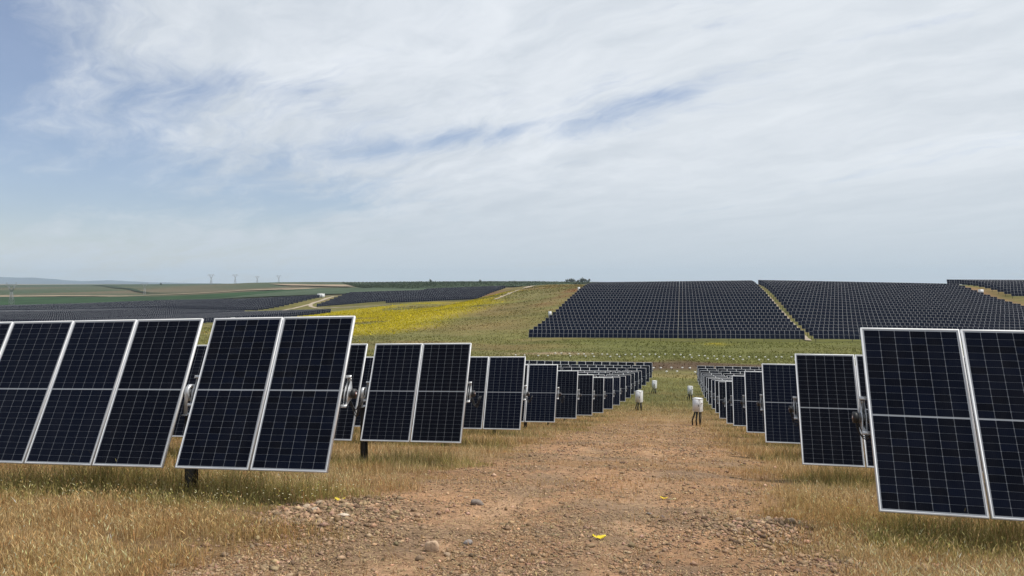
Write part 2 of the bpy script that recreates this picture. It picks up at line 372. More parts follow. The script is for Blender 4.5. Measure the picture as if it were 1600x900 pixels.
def ground_material():
    m = mat('ground_soil_and_grass', use_col=True, rough=.95, spec=.15); nt = m.node_tree; N = nt.nodes; L = nt.links; b = N['Principled BSDF']
    src = b.inputs['Base Color'].links[0].from_socket
    geo = N.new('ShaderNodeNewGeometry'); c = src
    for sc, lo, hi, stretch in ((38.0, .62, 1.40, 1), (7.0, .72, 1.30, 1), (.9, .80, 1.22, .5), (.16, .82, 1.2, .45)):
        mp = N.new('ShaderNodeMapping'); mp.inputs['Scale'].default_value = (sc * stretch, sc, sc); L.new(geo.outputs['Position'], mp.inputs[0])
        n = N.new('ShaderNodeTexNoise'); n.inputs['Scale'].default_value = 1; n.inputs['Detail'].default_value = 4; n.inputs['Roughness'].default_value = .65
        L.new(mp.outputs[0], n.inputs['Vector'])
        r = N.new('ShaderNodeMapRange'); r.inputs['From Min'].default_value = .3; r.inputs['From Max'].default_value = .7; r.inputs['To Min'].default_value = lo; r.inputs['To Max'].default_value = hi
        L.new(n.outputs['Fac'], r.inputs[0])
        x = N.new('ShaderNodeMix'); x.data_type = 'RGBA'; x.blend_type = 'MULTIPLY'; x.inputs[0].default_value = 1
        L.new(c, x.inputs[6]); L.new(r.outputs[0], x.inputs[7]); c = x.outputs[2]
    L.new(c, b.inputs['Base Color'])
    n = N.new('ShaderNodeTexNoise'); n.inputs['Scale'].default_value = 26; n.inputs['Detail'].default_value = 6; n.inputs['Roughness'].default_value = .7
    L.new(geo.outputs['Position'], n.inputs['Vector'])
    bn = N.new('ShaderNodeBump'); bn.inputs['Strength'].default_value = .8; bn.inputs['Distance'].default_value = .03
    L.new(n.outputs['Fac'], bn.inputs['Height']); L.new(bn.outputs[0], b.inputs['Normal'])
    return m
M_GROUND = ground_material()
def cell_material():
    m = bpy.data.materials.new('solar_cell_glass'); m.use_nodes = True; nt = m.node_tree; N = nt.nodes; L = nt.links; b = N['Principled BSDF']
    tc = N.new('ShaderNodeTexCoord'); sp = N.new('ShaderNodeSeparateXYZ'); L.new(tc.outputs['Object'], sp.inputs[0])
    w = N.new('ShaderNodeMath'); w.operation = 'FRACT'; k = N.new('ShaderNodeMath'); k.operation = 'MULTIPLY'; k.inputs[1].default_value = 1 / .0197
    L.new(sp.outputs[0], k.inputs[0]); L.new(k.outputs[0], w.inputs[0])
    c = N.new('ShaderNodeMath'); c.operation = 'LESS_THAN'; c.inputs[1].default_value = .10; L.new(w.outputs[0], c.inputs[0])
    oi = N.new('ShaderNodeObjectInfo')
    n = N.new('ShaderNodeTexNoise'); n.inputs['Scale'].default_value = 1.3; L.new(tc.outputs['Object'], n.inputs['Vector'])
    x0 = N.new('ShaderNodeMix'); x0.data_type = 'RGBA'; x0.inputs[6].default_value = (.0008, .0013, .0046, 1); x0.inputs[7].default_value = (.0015, .0036, .0125, 1); L.new(oi.outputs['Random'], x0.inputs[0])
    x = N.new('ShaderNodeMix'); x.data_type = 'RGBA'; x.inputs[7].default_value = (.011, .013, .020, 1); L.new(x0.outputs[2], x.inputs[6]); L.new(c.outputs[0], x.inputs[0])
    geo = N.new('ShaderNodeNewGeometry'); mp = N.new('ShaderNodeMapping'); mp.inputs['Scale'].default_value = (5.0, 1.2, 1.2); L.new(geo.outputs['Position'], mp.inputs[0])
    dn = N.new('ShaderNodeTexNoise'); dn.inputs['Scale'].default_value = 1.0; dn.inputs['Detail'].default_value = 7; dn.inputs['Roughness'].default_value = .65; L.new(mp.outputs[0], dn.inputs['Vector'])
    dr = N.new('ShaderNodeMapRange'); dr.inputs['From Min'].default_value = .45; dr.inputs['From Max'].default_value = .75; dr.inputs['To Max'].default_value = .028; L.new(dn.outputs['Fac'], dr.inputs[0])
    xd = N.new('ShaderNodeMix'); xd.data_type = 'RGBA'; xd.inputs[7].default_value = (.16, .15, .14, 1); L.new(dr.outputs[0], xd.inputs[0]); L.new(x.outputs[2], xd.inputs[6])
    L.new(xd.outputs[2], b.inputs['Base Color'])
    b.inputs['Roughness'].default_value = .10; b.inputs['Specular IOR Level'].default_value = .06
    return m
M_CELL = cell_material()
M_BACK = mat('white_backsheet', (.27, .29, .32), .25, 0, .12)
M_FRAME = mat('anodised_aluminium', (.68, .69, .70), .42, .0, .5, .10, 3)
M_REAR = mat('panel_rear_sheet', (.30, .31, .32), .6)
M_GALV = mat('galvanised_steel', (.48, .49, .50), .42, .55, .5, .15, 14)
M_TUBE = mat('torque_tube_steel', (.13, .135, .14), .5, .5, .5, .12, 8)
M_POST = mat('dark_post_steel', (.055, .052, .050), .6, .3, .4, .25, 9)
M_BLACK = mat('black_cable', (.012, .012, .013), .55)
M_WHITE = mat('white_painted_steel', (.74, .75, .75), .4, 0, .5, .04, 5)
M_GREYDOOR = mat('light_grey_door', (.70, .71, .72), .4, 0, .5, .04, 5)
M_RED = mat('red_plastic', (.16, .012, .010), .5)
M_BLADE = mat('dry_grass', use_col=True, rough=.8, spec=.15, transl=.35)
M_STONE = mat('stone', use_col=True, rough=.9, spec=.2, var=.25, vscale=30, bump=(45, .6, .01))
M_FARCELL = mat('far_panel_glass', (.0036, .0060, .0175), .16, 0, .12)
M_FARFRAME = mat('far_panel_frame', (.40, .41, .43), .5)

# ---- the ground -------------------------------------------------------------------------
ny, nx = GZ.shape
_idx = np.arange(ny * nx).reshape(ny, nx)
_F = np.stack([_idx[:-1, :-1].ravel(), _idx[:-1, 1:].ravel(), _idx[1:, 1:].ravel(), _idx[1:, :-1].ravel()], 1)
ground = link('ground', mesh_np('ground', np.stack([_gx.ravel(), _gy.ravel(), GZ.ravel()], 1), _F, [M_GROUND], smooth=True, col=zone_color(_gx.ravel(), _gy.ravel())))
tag(ground, 'stony bare soil and dry grass running down to the valley and up the far hills', kind='structure')

def resample(P, n):
    P = np.array(P, float); d = np.concatenate([[0], np.cumsum(np.hypot(*np.diff(P, axis=0).T))]); t = np.linspace(0, d[-1], n)
    return np.stack([np.interp(t, d, P[:, 0]), np.interp(t, d, P[:, 1])], 1)
def sheet(name, A, B, m, dz, nu=60, nv=10, label=None):
    """ground cover laid between two edge lines, a little above the ground sheet"""
    a, b = resample(A, nu), resample(B, nu); t = np.linspace(0, 1, nv)[:, None, None]
    G = a[None] * (1 - t) + b[None] * t; z = gz(G[..., 0], G[..., 1]) + dz
    idx = np.arange(nu * nv).reshape(nv, nu)
    F = np.stack([idx[:-1, :-1].ravel(), idx[:-1, 1:].ravel(), idx[1:, 1:].ravel(), idx[1:, :-1].ravel()], 1)
    o = link(name, mesh_np(name, np.concatenate([G, z[..., None]], -1).reshape(-1, 3), F, [m], smooth=True))
    return tag(o, label, kind='structure')
def strip(name, P, w, m, dz, label=None, n=60):
    P = resample(P, n); t = np.gradient(P, axis=0); t /= np.hypot(*t.T)[:, None]; nrm = np.stack([-t[:, 1], t[:, 0]], 1)
    ww = np.interp(np.linspace(0, 1, n), np.linspace(0, 1, len(w)), w)[:, None] if isinstance(w, (list, tuple)) else w
    wob = (fbm(P[:, 0], P[:, 1], .15, 3, 5)[:, None] - .5) * .6 * ww
    return sheet(name, P - nrm * ww / 2 + nrm * wob, P + nrm * ww / 2 + nrm * wob, m, dz, n, 4, label)
M_TRACK = mat('pale_track_gravel', (.36, .30, .23), .95, 0, .1, .2, .4)
M_DKGREEN = mat('dark_green_crop', (.022, .050, .018), .95, 0, .1, .35, .03)
M_ORCH = mat('orchard_floor', (.055, .078, .046), .95, 0, .1, .3, .02)
M_TAN = mat('tan_stubble', (.27, .21, .145), .95, 0, .1, .25, .02)
M_HEDGE = mat('hedge_green', (.030, .045, .024), .95, 0, .1, .3, .1)
strip('dirt_track', [(-77.8, 322), (-78.5, 345), (-80.5, 378), (-84, 415), (-91, 464), (-93, 480)], [2.2, 3.2, 4.5, 5], M_TRACK, .12, 'pale dirt track climbing the grassy hill left of the hillside array')
strip('dirt_track', [(30.3, 200), (30.3, 240), (30.3, 290), (30.3, 346)], [1.4, 1.4], M_TRACK, .24, 'pale straight service track climbing between the two hillside blocks', 120)
strip('dirt_track', [(-244, 426), (-243.5, 445), (-243, 461), (-241.8, 476), (-241.7, 490), (-241.7, 512)], [2, 2.3, 2.6, 3.4, 4], M_TRACK, .14, 'pale dirt track rising between the two distant solar fields')
strip('dirt_track', [(-241.5, 474), (-237.5, 466), (-231, 459.5), (-215, 452.5), (-190, 441), (-160, 425)], [2.6, 2.3, 2, 1.2], M_TRACK, .18, 'pale dirt track curving off along the foot of the distant solar field')
sheet('crop_field', [(-1250, 560), (-950, 640), (-780, 700), (-660, 720), (-560, 700), (-430, 640)],
      [(-1102, 998), (-1010, 978), (-908, 991), (-800, 985), (-700, 920), (-640, 915), (-603, 935), (-564, 950), (-552, 1010), (-490, 985)], M_DKGREEN, .8, 60, 24, 'dark green crop field behind the far left solar field')
sheet('crop_field', [(-430, 640), (-350, 640), (-260, 640), (-170, 660)], [(-523, 1010), (-440, 950), (-346, 866), (-263, 853)], M_ORCH, .8, 40, 16, 'grey green field behind the distant solar field')
strip('dirt_track', [(-1190, 1060), (-1080, 1015), (-1010, 1008), (-936, 1030), (-869, 1022), (-790, 985), (-763, 1012), (-670, 1006), (-634, 1062), (-514, 1000)], [75, 70, 55, 40, 30, 24, 26, 40, 46], M_TAN, 1.2, 'sandy strip along the dark green crop field', 90)
strip('hedge_row', [(-1756, 2043), (-1602, 1914), (-1312, 1609), (-957, 1214), (-872, 1137), (-760, 1130), (-620, 1120)], [26, 26, 20, 12, 9, 8], M_HEDGE, 1.6, 'dark hedge line crossing the far fields')
sheet('stubble_field', [(-719, 1321), (-640, 1230), (-563, 1138), (-462, 1037)], [(-859, 1496), (-770, 1440), (-680, 1340), (-556, 1215)], M_TAN, 1.6, 40, 12, 'pinkish bare field below the orchard on the skyline')
sheet('orchard_ground', [(-452, 1033), (-380, 900), (-288, 793), (-240, 800), (-150, 820)], [(-712, 1544), (-560, 1480), (-400, 1400), (-260, 1250), (-130, 1130)], M_ORCH, 1.2, 40, 24, 'dark green orchard floor on the far ridge')

# far mountains, a ridge with real depth; haze blue is painted into their colour
def mountains():
    prof = [(-700, 428), (-400, 430), (-200, 431), (-60, 431), (0, 432.4), (31, 433.9), (50, 433.4), (88, 436.3), (100, 437.8), (128, 439), (170, 437.8), (205, 439.8), (228, 441), (300, 442), (380, 444)]
    pxs = np.linspace(-700, 380, 160); top = np.interp(pxs, *np.array(prof).T) - (fbm(pxs, pxs * 0, .05, 4, 5) - .5) * 1.2
    V = []
    for dd, k in ((14000, 0.), (14600, .45), (15200, 1.), (16500, .7), (18500, 0.)):
        r = (pxs - 800) / FPX * 15200; h = np.maximum((442 - top) / FPX * 15200, -20)
        h = -30 + (h + 30) * k * (1 + .25 * (fbm(pxs + dd, pxs * 0, .08, 3, 9) - .5) * (k < 1))
        s = dd / 15200
        V.append(np.stack([r * s * math.cos(PSI) - dd * math.sin(PSI), r * s * math.sin(PSI) + dd * math.cos(PSI), h], 1))
    V = np.array(V); n = len(pxs); idx = np.arange(5 * n).reshape(5, n)
    F = np.stack([idx[:-1, :-1].ravel(), idx[:-1, 1:].ravel(), idx[1:, 1:].ravel(), idx[1:, :-1].ravel()], 1)
    o = link('mountains', mesh_np('mountains', V.reshape(-1, 3), F, [mat('mountain_scrub_haze_blue', (.055, .075, .095), .95, 0, .1, .3, .002)], smooth=True))
    tag(o, 'low blue mountain ridge far beyond the plain', kind='structure')
mountains()

# ---- solar panels ---------------------------------------------------------------------
TH = math.radians(63.68); PW, PL, PITCH = 1.134, 2.278, 1.154
CT, ST = math.cos(TH), math.sin(TH)
def cell_layout():
    out = []; px_, half = (PW - .044 - .024) / 6, (PL - .044 - .030 - .020) / 2
    ph = half / 12
    for i in range(6):
        x = -PW / 2 + .022 + .012 + px_ * (i + .5)
        for j in range(24):
            v = -PL / 2 + .022 + .015 + ph * (j % 12 + .5) + (half + .020 if j >= 12 else 0)
            out.append((x, v))
    return out, (px_ - .0038) / 2, (ph - .0022) / 2
CELLS, CHX, CHY = cell_layout()
def octagon(x, y, z):
    c = .004
    return [(x - CHX + c, y - CHY, z), (x + CHX - c, y - CHY, z), (x + CHX, y - CHY + c, z), (x + CHX, y + CHY - c, z),
            (x + CHX - c, y + CHY, z), (x - CHX + c, y + CHY, z), (x - CHX, y + CHY - c, z), (x - CHX, y - CHY + c, z)]
def panel_mesh(with_cells):
    b = MB(); hx, hv = PW / 2 - .004, PL / 2 - .004
    b.add([(-hx, -hv, -.002), (hx, -hv, -.002), (hx, hv, -.002), (-hx, hv, -.002)], [(0, 1, 2, 3)], 1)
    b.add([(-hx, -hv, -.008), (hx, -hv, -.008), (hx, hv, -.008), (-hx, hv, -.008)], [(3, 2, 1, 0)], 2)
    b.box(-.06, .06, -.03, .03, -.028, -.0085, 3)
    if with_cells:
        for x, y in CELLS: b.add(octagon(x, y, -.0008), [tuple(range(8))], 0)
    return b.mesh('solar_panel', [M_CELL, M_BACK, M_REAR, M_BLACK])
def frame_mesh():
    b = MB(); o, i = (PW / 2, PL / 2), (PW / 2 - .019, PL / 2 - .019); z0, z1 = -.038, .0015
    R = lambda q, z: [(-q[0], -q[1], z), (q[0], -q[1], z), (q[0], q[1], z), (-q[0], q[1], z)]
    b.add(R(o, z1) + R(i, z1) + R(o, z0) + R(i, z0), [f for k in range(4) for n in [(k + 1) % 4] for f in
          ((k, n, 4 + n, 4 + k), (n, k, 8 + k, 8 + n), (8 + k, 12 + k, 12 + n, 8 + n), (4 + k, 4 + n, 12 + n, 12 + k))])
    return b.mesh('frame', [M_FRAME])
ME_PANEL, ME_PANEL0, ME_FRAME = panel_mesh(True), panel_mesh(False), frame_mesh()
_b = MB(); _b.add(octagon(0, 0, 0), [tuple(range(8))]); ME_CELL = _b.mesh('solar_cell', [M_CELL])
def rail_mesh():
    """pressed steel module rail: hat-shaped bow that clamps the panels to the torque tube"""
    b = MB()
    outer = [(.225, -.040), (.215, -.085), (.17, -.10), (.055, -.205), (-.055, -.205), (-.17, -.10), (-.215, -.085), (-.225, -.040)]
    inner = [(.205, -.040), (.195, -.072), (.15, -.082), (.06, -.05), (-.06, -.05), (-.15, -.082), (-.195, -.072), (-.205, -.040)]
    for x0, x1 in ((-.026, -.021), (.021, .026)):
        n = len(outer)
        V = [(x, p[0], p[1]) for x in (x0, x1) for p in outer + inner]
        F = []
        for k in range(n - 1):
            F += [(k, k + 1, n + k + 1, n + k), (2 * n + n + k, 2 * n + n + k + 1, 2 * n + k + 1, 2 * n + k)]
            F += [(k + 1, k, 2 * n + k, 2 * n + k + 1), (n + k, n + k + 1, 3 * n + k + 1, 3 * n + k)]
        b.add(V, F)
    for k in range(len(outer) - 1):
        (v0, n0), (v1, n1) = outer[k], outer[k + 1]
        w = .030
        b.add([(-w, v0, n0 - .002), (w, v0, n0 - .002), (w, v1, n1 - .002), (-w, v1, n1 - .002), (-w, v0, n0 + .003), (w, v0, n0 + .003), (w, v1, n1 + .003), (-w, v1, n1 + .003)],
              [(0, 1, 2, 3), (7, 6, 5, 4), (0, 4, 5, 1), (2, 6, 7, 3), (1, 5, 6, 2), (3, 7, 4, 0)])
    for s in (-1, 1): b.box(-.045, .045, s * .215 - .022, s * .215 + .022, -.0425, -.0385)
    return b.mesh('module_rail', [M_GALV])
ME_RAIL = rail_mesh()
def bearing_mesh():
    b = MB(); n = 16
    V, F = [], []
    for i in range(n):
        t = 2 * math.pi * i / n
        for r, x in ((.085, -.03), (.125, -.03), (.125, .03), (.085, .03)):
            V.append((x, r * math.cos(t), r * math.sin(t)))
    for i in range(n):
        j = (i + 1) % n
        for k in range(4): F.append((i * 4 + k, j * 4 + k, j * 4 + (k + 1) % 4, i * 4 + (k + 1) % 4))
    b.add(V, F)
    for s in (-1, 1):
        b.add([(x, y, z) for x in (-.025, .025) for y, z in ((s * .118, .02), (s * .105, -.05), (s * .135, -.30), (s * .155, -.30))],
              [(0, 1, 2, 3), (7, 6, 5, 4), (0, 3, 7, 4), (1, 5, 6, 2), (3, 2, 6, 7)])
    b.box(-.05, .05, -.17, .17, -.312, -.301)
    return b.mesh('bearing', [M_GALV])
ME_BEAR = bearing_mesh()
def post_mesh(h):
    b = MB()
    b.box(-.055, .055, -.085, -.077, -h, 0); b.box(-.055, .055, .077, .085, -h, 0); b.box(-.004, .004, -.0768, .0768, -h, 0)
    return b.mesh('post', [M_POST])
ME_POST = post_mesh(2.0)
def tube_mesh(ln):
    b = MB(); b.tube([(0, 0, 0), (ln, 0, 0)], .062, 12); return b.mesh('torque_tube', [M_TUBE])
def cap_mesh():
    b = MB(); b.tube([(0, 0, 0), (.05, 0, 0)], .068, 14, 0); b.tube([(.051, 0, 0), (.054, 0, 0)], .026, 12, 1); b.tube([(.055, 0, 0), (.058, 0, 0)], .016, 12, 2)
    return b.mesh('end_cap', [M_BLACK, M_RED, M_WHITE])
ME_CAP = cap_mesh()
def cable_mesh(seed):
    r = random.Random(seed); b = MB()
    for k in range(3):
        y0 = r.uniform(-.03, .05); dp = r.uniform(.16, .34); x0 = r.uniform(-.04, .02)
        pts = [(x0 + t * .22 - .02, y0 + .05 * math.sin(t * 6), -.06 - dp * math.sin(math.pi * t) * (1 - .25 * t)) for t in np.linspace(0, 1, 9)]
        b.tube(pts, .008, 6)
    return b.mesh('cable_loop', [M_BLACK])
def tracker(X, Y, Z, s, n, tilt, slope, label, group, detail):
    """one tracker row; s = -1 runs left from the path, +1 runs right"""
    g = g1(X, Y); H = Z - g
    root = link('solar_tracker', None, None, (X, Y, g), (0, -math.atan(slope), 0))
    tag(root, label, 'solar tracker', group)
    P = lambda x, v, nn: (x, v * math.cos(tilt) - nn * math.sin(tilt), H + v * math.sin(tilt) + nn * math.cos(tilt))
    off = .0; gaps = []
    for k in range(n):
        if k == 2 or (k > 2 and (k - 2) % 7 == 0):
            gaps.append(off + .092); off += .185
        x = s * (off + PW / 2); off += PITCH
        own = detail and k < 2
        p = link('solar_panel', ME_PANEL0 if own else ME_PANEL, root, P(x, 0, 0), (tilt + random.uniform(-.002, .002), 0, 0))
        link('frame', ME_FRAME, p)
        if own:
            for cx, cy in CELLS: link('solar_cell', ME_CELL, p, (cx, cy, -.0008))
    cy, cz = P(0, 0, -.135)[1:]
    link('torque_tube', tube_mesh(off + .15), root, (-s * .11 if s > 0 else .11 - off - .15, cy, cz))
    link('end_cap', ME_CAP, root, (-s * .11, cy, cz), (0, 0, 0 if s < 0 else math.pi))
    link('module_rail', ME_RAIL, root, P(-s * .047, 0, 0), (tilt, 0, 0))
    for gp in gaps:
        link('module_rail', ME_RAIL, root, P(s * (gp - .055), 0, 0), (tilt, 0, 0))
        link('bearing', ME_BEAR, root, (s * (gp + .045), cy, cz))
        link('post', ME_POST, root, (s * (gp + .045), cy, cz - .313), (0, math.atan(slope), 0))
    if detail or n > 14 and abs(Y) < 30:
        link('cable', cable_mesh(int(Y * 10) + s), root, (-s * .09, cy, cz))
    return root
LX = [560, 740, 823, 873.4, 904.4, 928.2, 944.4, 959.3, 970.4, 978.9, 986.7, 992, 997.8, 1003, 1009.8, 1014.9, 1018.9]
ROW_Y = [10.003 + 6.269 * k for k in range(17)]
ROW_XL = [-4.59, -4.56, -4.58, -4.58, -4.62, -4.61, -4.65, -4.62, -4.63, -4.64, -4.60, -4.65, -4.60, -4.56, -4.33, -4.17, -4.06]
ROW_XR = [2.195, 2.275, 2.23, 2.225, 2.175, 2.235, 2.17, 2.20, 2.20, 2.16, 2.20, 2.16, 2.20, 2.20, 2.20, 2.15, 2.10]
ROW_ZL = [-1.497, -2.372, -3.258, -4.146, -5.08, -5.99, -6.89, -7.657, -8.357, -9.013, -9.63, -10.18, -10.77, -11.35, -11.70, -12.05, -12.27]
ROW_ZR = [-1.583, -2.479, -3.32, -4.231, -5.132, -6.149, -6.96, -7.667, -8.377, -9.022, -9.70, -10.3, -10.9, -11.42, -11.85, -12.27, -12.58]
ORD = ['first', 'second', 'third', 'fourth', 'fifth', 'sixth', 'seventh', 'eighth', 'ninth', 'tenth', 'eleventh', 'twelfth', 'thirteenth', 'fourteenth',
       'fifteenth', 'sixteenth', 'seventeenth', 'eighteenth', 'nineteenth', 'twentieth', 'twenty-first', 'twenty-second', 'twenty-third', 'twenty-fourth', 'twenty-fifth', 'twenty-sixth']
random.seed(3)
for k in range(17):
    for s, XX, ZZ, side in ((-1, ROW_XL, ROW_ZL, 'left'), (1, ROW_XR, ROW_ZR, 'right')):
        X, Y, Z = XX[k], ROW_Y[k], ZZ[k]
        sl = (g1(X + s * 22, Y) - g1(X + s * 1, Y)) / (21 * s)
        if k == 0: sl = .025 if s < 0 else -.007
        if k == 0: lab = f'large solar panel row nearest the camera, {side} of the bare path'
        elif k == 16: lab = f'farthest solar panel row {side} of the bare path, by the green valley'
        else: lab = f'dark solar panel row {side} of the bare path, {ORD[k]} counting from the camera'
        tracker(X, Y, Z, s, 14 if k == 0 else (20 if k < 3 else 25), TH + random.uniform(-.008, .008), sl, lab, f'solar panel rows {side} of the path', k == 0)

# ---- combiner boxes beside the path -------------------------------------------------------
def combiner_box(X, Y, w, d, h, lift, rz, label, door_side):
    g = g1(X, Y); root = link('combiner_box', None, None, (X, Y, g), (0, 0, rz)); tag(root, label, 'electrical box', 'white combiner boxes beside the path')
    b = MB(); b.box(-w / 2, w / 2, -d / 2, d / 2, lift, lift + h); me = b.mesh('cabinet', [M_WHITE]); c = link('cabinet', me, root)
    bv = c.modifiers.new('bevel', 'BEVEL'); bv.width = .006; bv.segments = 2
    b = MB(); b.add([(-w / 2 - .015, -d / 2 - .03, lift + h + .003), (w / 2 + .015, -d / 2 - .03, lift + h + .003), (w / 2 + .015, d / 2 + .015, lift + h + .003), (-w / 2 - .015, d / 2 + .015, lift + h + .003),
                    (-w / 2 - .015, -d / 2 - .03, lift + h + .02), (w / 2 + .015, -d / 2 - .03, lift + h + .02), (w / 2 + .015, d / 2 + .015, lift + h + .03), (-w / 2 - .015, d / 2 + .015, lift + h + .03)],
                   [(0, 3, 2, 1), (4, 5, 6, 7), (0, 1, 5, 4), (1, 2, 6, 5), (2, 3, 7, 6), (3, 0, 4, 7)])
    link('rain_hood', b.mesh('rain_hood', [M_WHITE]), root)
    b = MB(); b.box(-w / 2 + .03, w / 2 - .03, -d / 2 - .018, -d / 2 - .002, lift + .03, lift + h - .03); dr = link('door', b.mesh('door', [M_GREYDOOR]), root)
    b = MB(); b.box(w / 2 - .09, w / 2 - .06, -d / 2 - .035, -d / 2 - .019, lift + h * .42, lift + h * .58); link('handle', b.mesh('handle', [M_BLACK]), dr)
    b = MB(); b.tube([(0, 0, 0), (door_side * .07, 0, 0)], [.07, .05], 12); link('rotary_isolator', b.mesh('rotary_isolator', [M_WHITE]), root, (door_side * (w / 2 + .001), -.02, lift + h * .70))
    for sx in (-1, 1):
        b = MB(); b.box(-.02, .02, -.02, .02, -.3, lift - .001); link('leg', b.mesh('leg', [M_POST]), root, (sx * w * .32, d * .3, 0))
    r = random.Random(int(Y))
    for q in range(3):
        x0 = (-.30 + .30 * q) * w; a = (q - 1) * .16 * w + r.uniform(-.05, .05)
        pts = [(x0, -.03, lift + .02), (x0 + a * .5, -.06 - r.uniform(0, .05), lift * .72), (x0 + a * 1.4, -.10 - r.uniform(0, .1), lift * .35), (x0 + a * 1.6, -.06, -.1)]
        b = MB(); b.tube(pts, .045, 8); link('conduit', b.mesh('conduit', [M_BLACK]), root)
    return root
combiner_box(-3.3, 62.0, .48, .40, .86, .66, -.5, 'white box on black conduits at the left edge of the path, nearer one', -1)
combiner_box(.93, 47.3, .50, .34, .76, .86, -.55, 'white box with round switch on black conduits, right edge of the path, nearest', 1)
combiner_box(-3.06, 90.0, .44, .38, .84, .62, -.5, 'small distant white box on the left of the green end of the path', -1)
combiner_box(.85, 81.5, .46, .30, .80, .62, -.4, 'small distant white box on the right of the green end of the path', 1)

# ---- trackers of the hillside and the distant fields: one mesh each, panels in geometry --------
def far_panels(b, x0, tilt, H, inset=.020):
    c, s = math.cos(tilt), math.sin(tilt); hx, hv = PW / 2, PL / 2; xc = x0 + hx
    Q = lambda x, v, n: (xc + x, v * c - n * s, H + v * s + n * c)
    V = [Q(-hx, -hv, 0), Q(hx, -hv, 0), Q(hx, hv, 0), Q(-hx, hv, 0)]
    i, j = hx - inset, hv - inset
    V += [Q(-i, -j, 0), Q(i, -j, 0), Q(i, -.012, 0), Q(-i, -.012, 0), Q(-i, .012, 0), Q(i, .012, 0), Q(i, j, 0), Q(-i, j, 0)]
    V += [Q(-hx, -hv, -.04), Q(hx, -hv, -.04), Q(hx, hv, -.04), Q(-hx, hv, -.04)]
    b.add(V, [(4, 5, 6, 7), (8, 9, 10, 11)], 0)
    b.add(V, [(0, 1, 5, 4), (1, 2, 10, 5), (2, 3, 11, 10), (3, 0, 4, 11), (7, 6, 9, 8), (0, 12, 13, 1), (1, 13, 14, 2), (2, 14, 15, 3), (3, 15, 12, 0)], 1)
    b.add(V, [(15, 14, 13, 12)], 2)
def far_mesh(n, tilt, H, gaps=(), panels=True):
    b = MB(); x = 0.
    for k in range(n):
        if k in gaps: x += .06
        if panels: far_panels(b, x, tilt, H)
        x += PITCH
    b.box(-.1, x + .1, .07, .19, H - .12, H, 3)
    xp = .6
    while xp < x:
        b.box(xp - .05, xp + .05, .08, .16, -.9, H - .125, 4); xp += 8.3
    return b.mesh('panel_row', [M_FARCELL, M_FARFRAME, M_REAR, M_TUBE, M_POST]), x
FARCACHE = {}
def far_tracker(X, Y, n, gaps, label, group, H=1.62, parts=False):
    key = (n, gaps, parts)
    if key not in FARCACHE: FARCACHE[key] = far_mesh(n, TH, H, gaps, not parts)
    me, ln = FARCACHE[key]
    xs = X + np.linspace(0, ln, 9); zs = gz(xs, np.full(9, Y)); sl, z0 = np.polyfit(xs - X, zs, 1)
    rot = (random.gauss(0, .012), -math.atan(sl), random.gauss(0, .0012))
    if parts:
        o = link('solar_tracker', None, None, (X, Y, z0), rot); link('support_frame', me, o)
        if 'p1' not in FARCACHE:
            b = MB(); far_panels(b, 0, TH, 0); FARCACHE['p1'] = b.mesh('solar_panel', [M_FARCELL, M_FARFRAME, M_REAR])
        x = 0.
        for k in range(n):
            if k in gaps: x += .06
            link('solar_panel', FARCACHE['p1'], o, (x, 0, H)); x += PITCH
    else:
        o = link('solar_tracker', me, None, (X, Y, z0), rot)
    return tag(o, label, 'solar tracker', group)
def hill_label(k, n, block):
    if k == 0: return f'lowest row of {block}, along the green valley floor'
    if k == n - 1: return f'topmost row of {block}, on the skyline'
    return f'dark row of {block}, {ORD[k]} up the slope'
for k in range(24):
    far_tracker(-39.0, 198.1 + 6.269 * k, 59, (33,), hill_label(k, 24, 'the left block of hillside solar panels'), 'solar panel rows of the left hillside block', parts=k == 0)
for k in range(23):
    far_tracker(31.05, 198.1 + 6.269 * k, 66, (33,), hill_label(k, 23, 'the wide middle block of hillside solar panels'), 'solar panel rows of the middle hillside block', parts=k == 0)
for k in range(12):
    far_tracker(116.0, 310.95 + 6.269 * k, 60, (30,), hill_label(k, 12, 'the solar block beyond the brown strip'), 'solar panel rows of the right hillside block')
for j in range(5):
    for k in range(22):
        far_tracker(-186 - 51.2 - j * 52.2, 258 + 6.269 * k, 44, (), 'dark solar panel row of the low field on the valley floor at left', 'solar panel rows on the valley floor at the left')
for j in range(4):
    for k in range(14):
        far_tracker(-249.5 - 66.6 - j * 68.6, 424 + 6.269 * k, 57, (), 'small distant solar panel row on the slope left of the white hut', 'solar panel rows of the distant left field')
for j in range(2):
    for k in range(13):
        Y = 437 + 6.269 * k
        if j == 0 and k < 4: continue
        far_tracker(-231 + j * 57.5, Y, 49, (), 'small distant solar panel row behind the yellow flowers', 'solar panel rows of the distant middle field')

# ---- small white cabinets and the hut --------------------------------------------------------
def cabinet(X, Y, w, d, h, label):
    g = g1(X, Y); root = link('cabinet', None, None, (X, Y, g)); tag(root, label, 'cabinet')
    b = MB(); b.box(-w / 2, w / 2, -d / 2, d / 2, .15, h); link('housing', b.mesh('housing', [M_WHITE]), root)
    b = MB(); b.box(-w / 2 - .04, w / 2 + .04, -d / 2 - .04, d / 2 + .04, h + .002, h + .06); link('lid', b.mesh('lid', [M_WHITE]), root)
    b = MB(); b.box(-w / 2 + .05, w / 2 - .05, -d / 2 - .02, -d / 2 - .002, .25, h - .08); link('door', b.mesh('door', [M_GREYDOOR]), root)
    b = MB(); b.box(-w / 2 + .03, w / 2 - .03, -d / 2 + .03, d / 2 - .03, -.3, .148); link('plinth', b.mesh('plinth', [M_GALV]), root)
cabinet(-41.4, 245.4, 1.0, .5, 1.9, 'white cabinet at the lower left edge of the hillside panels')
cabinet(-41.0, 313.8, .9, .5, 1.9, 'white cabinet at the upper left edge of the hillside panels')
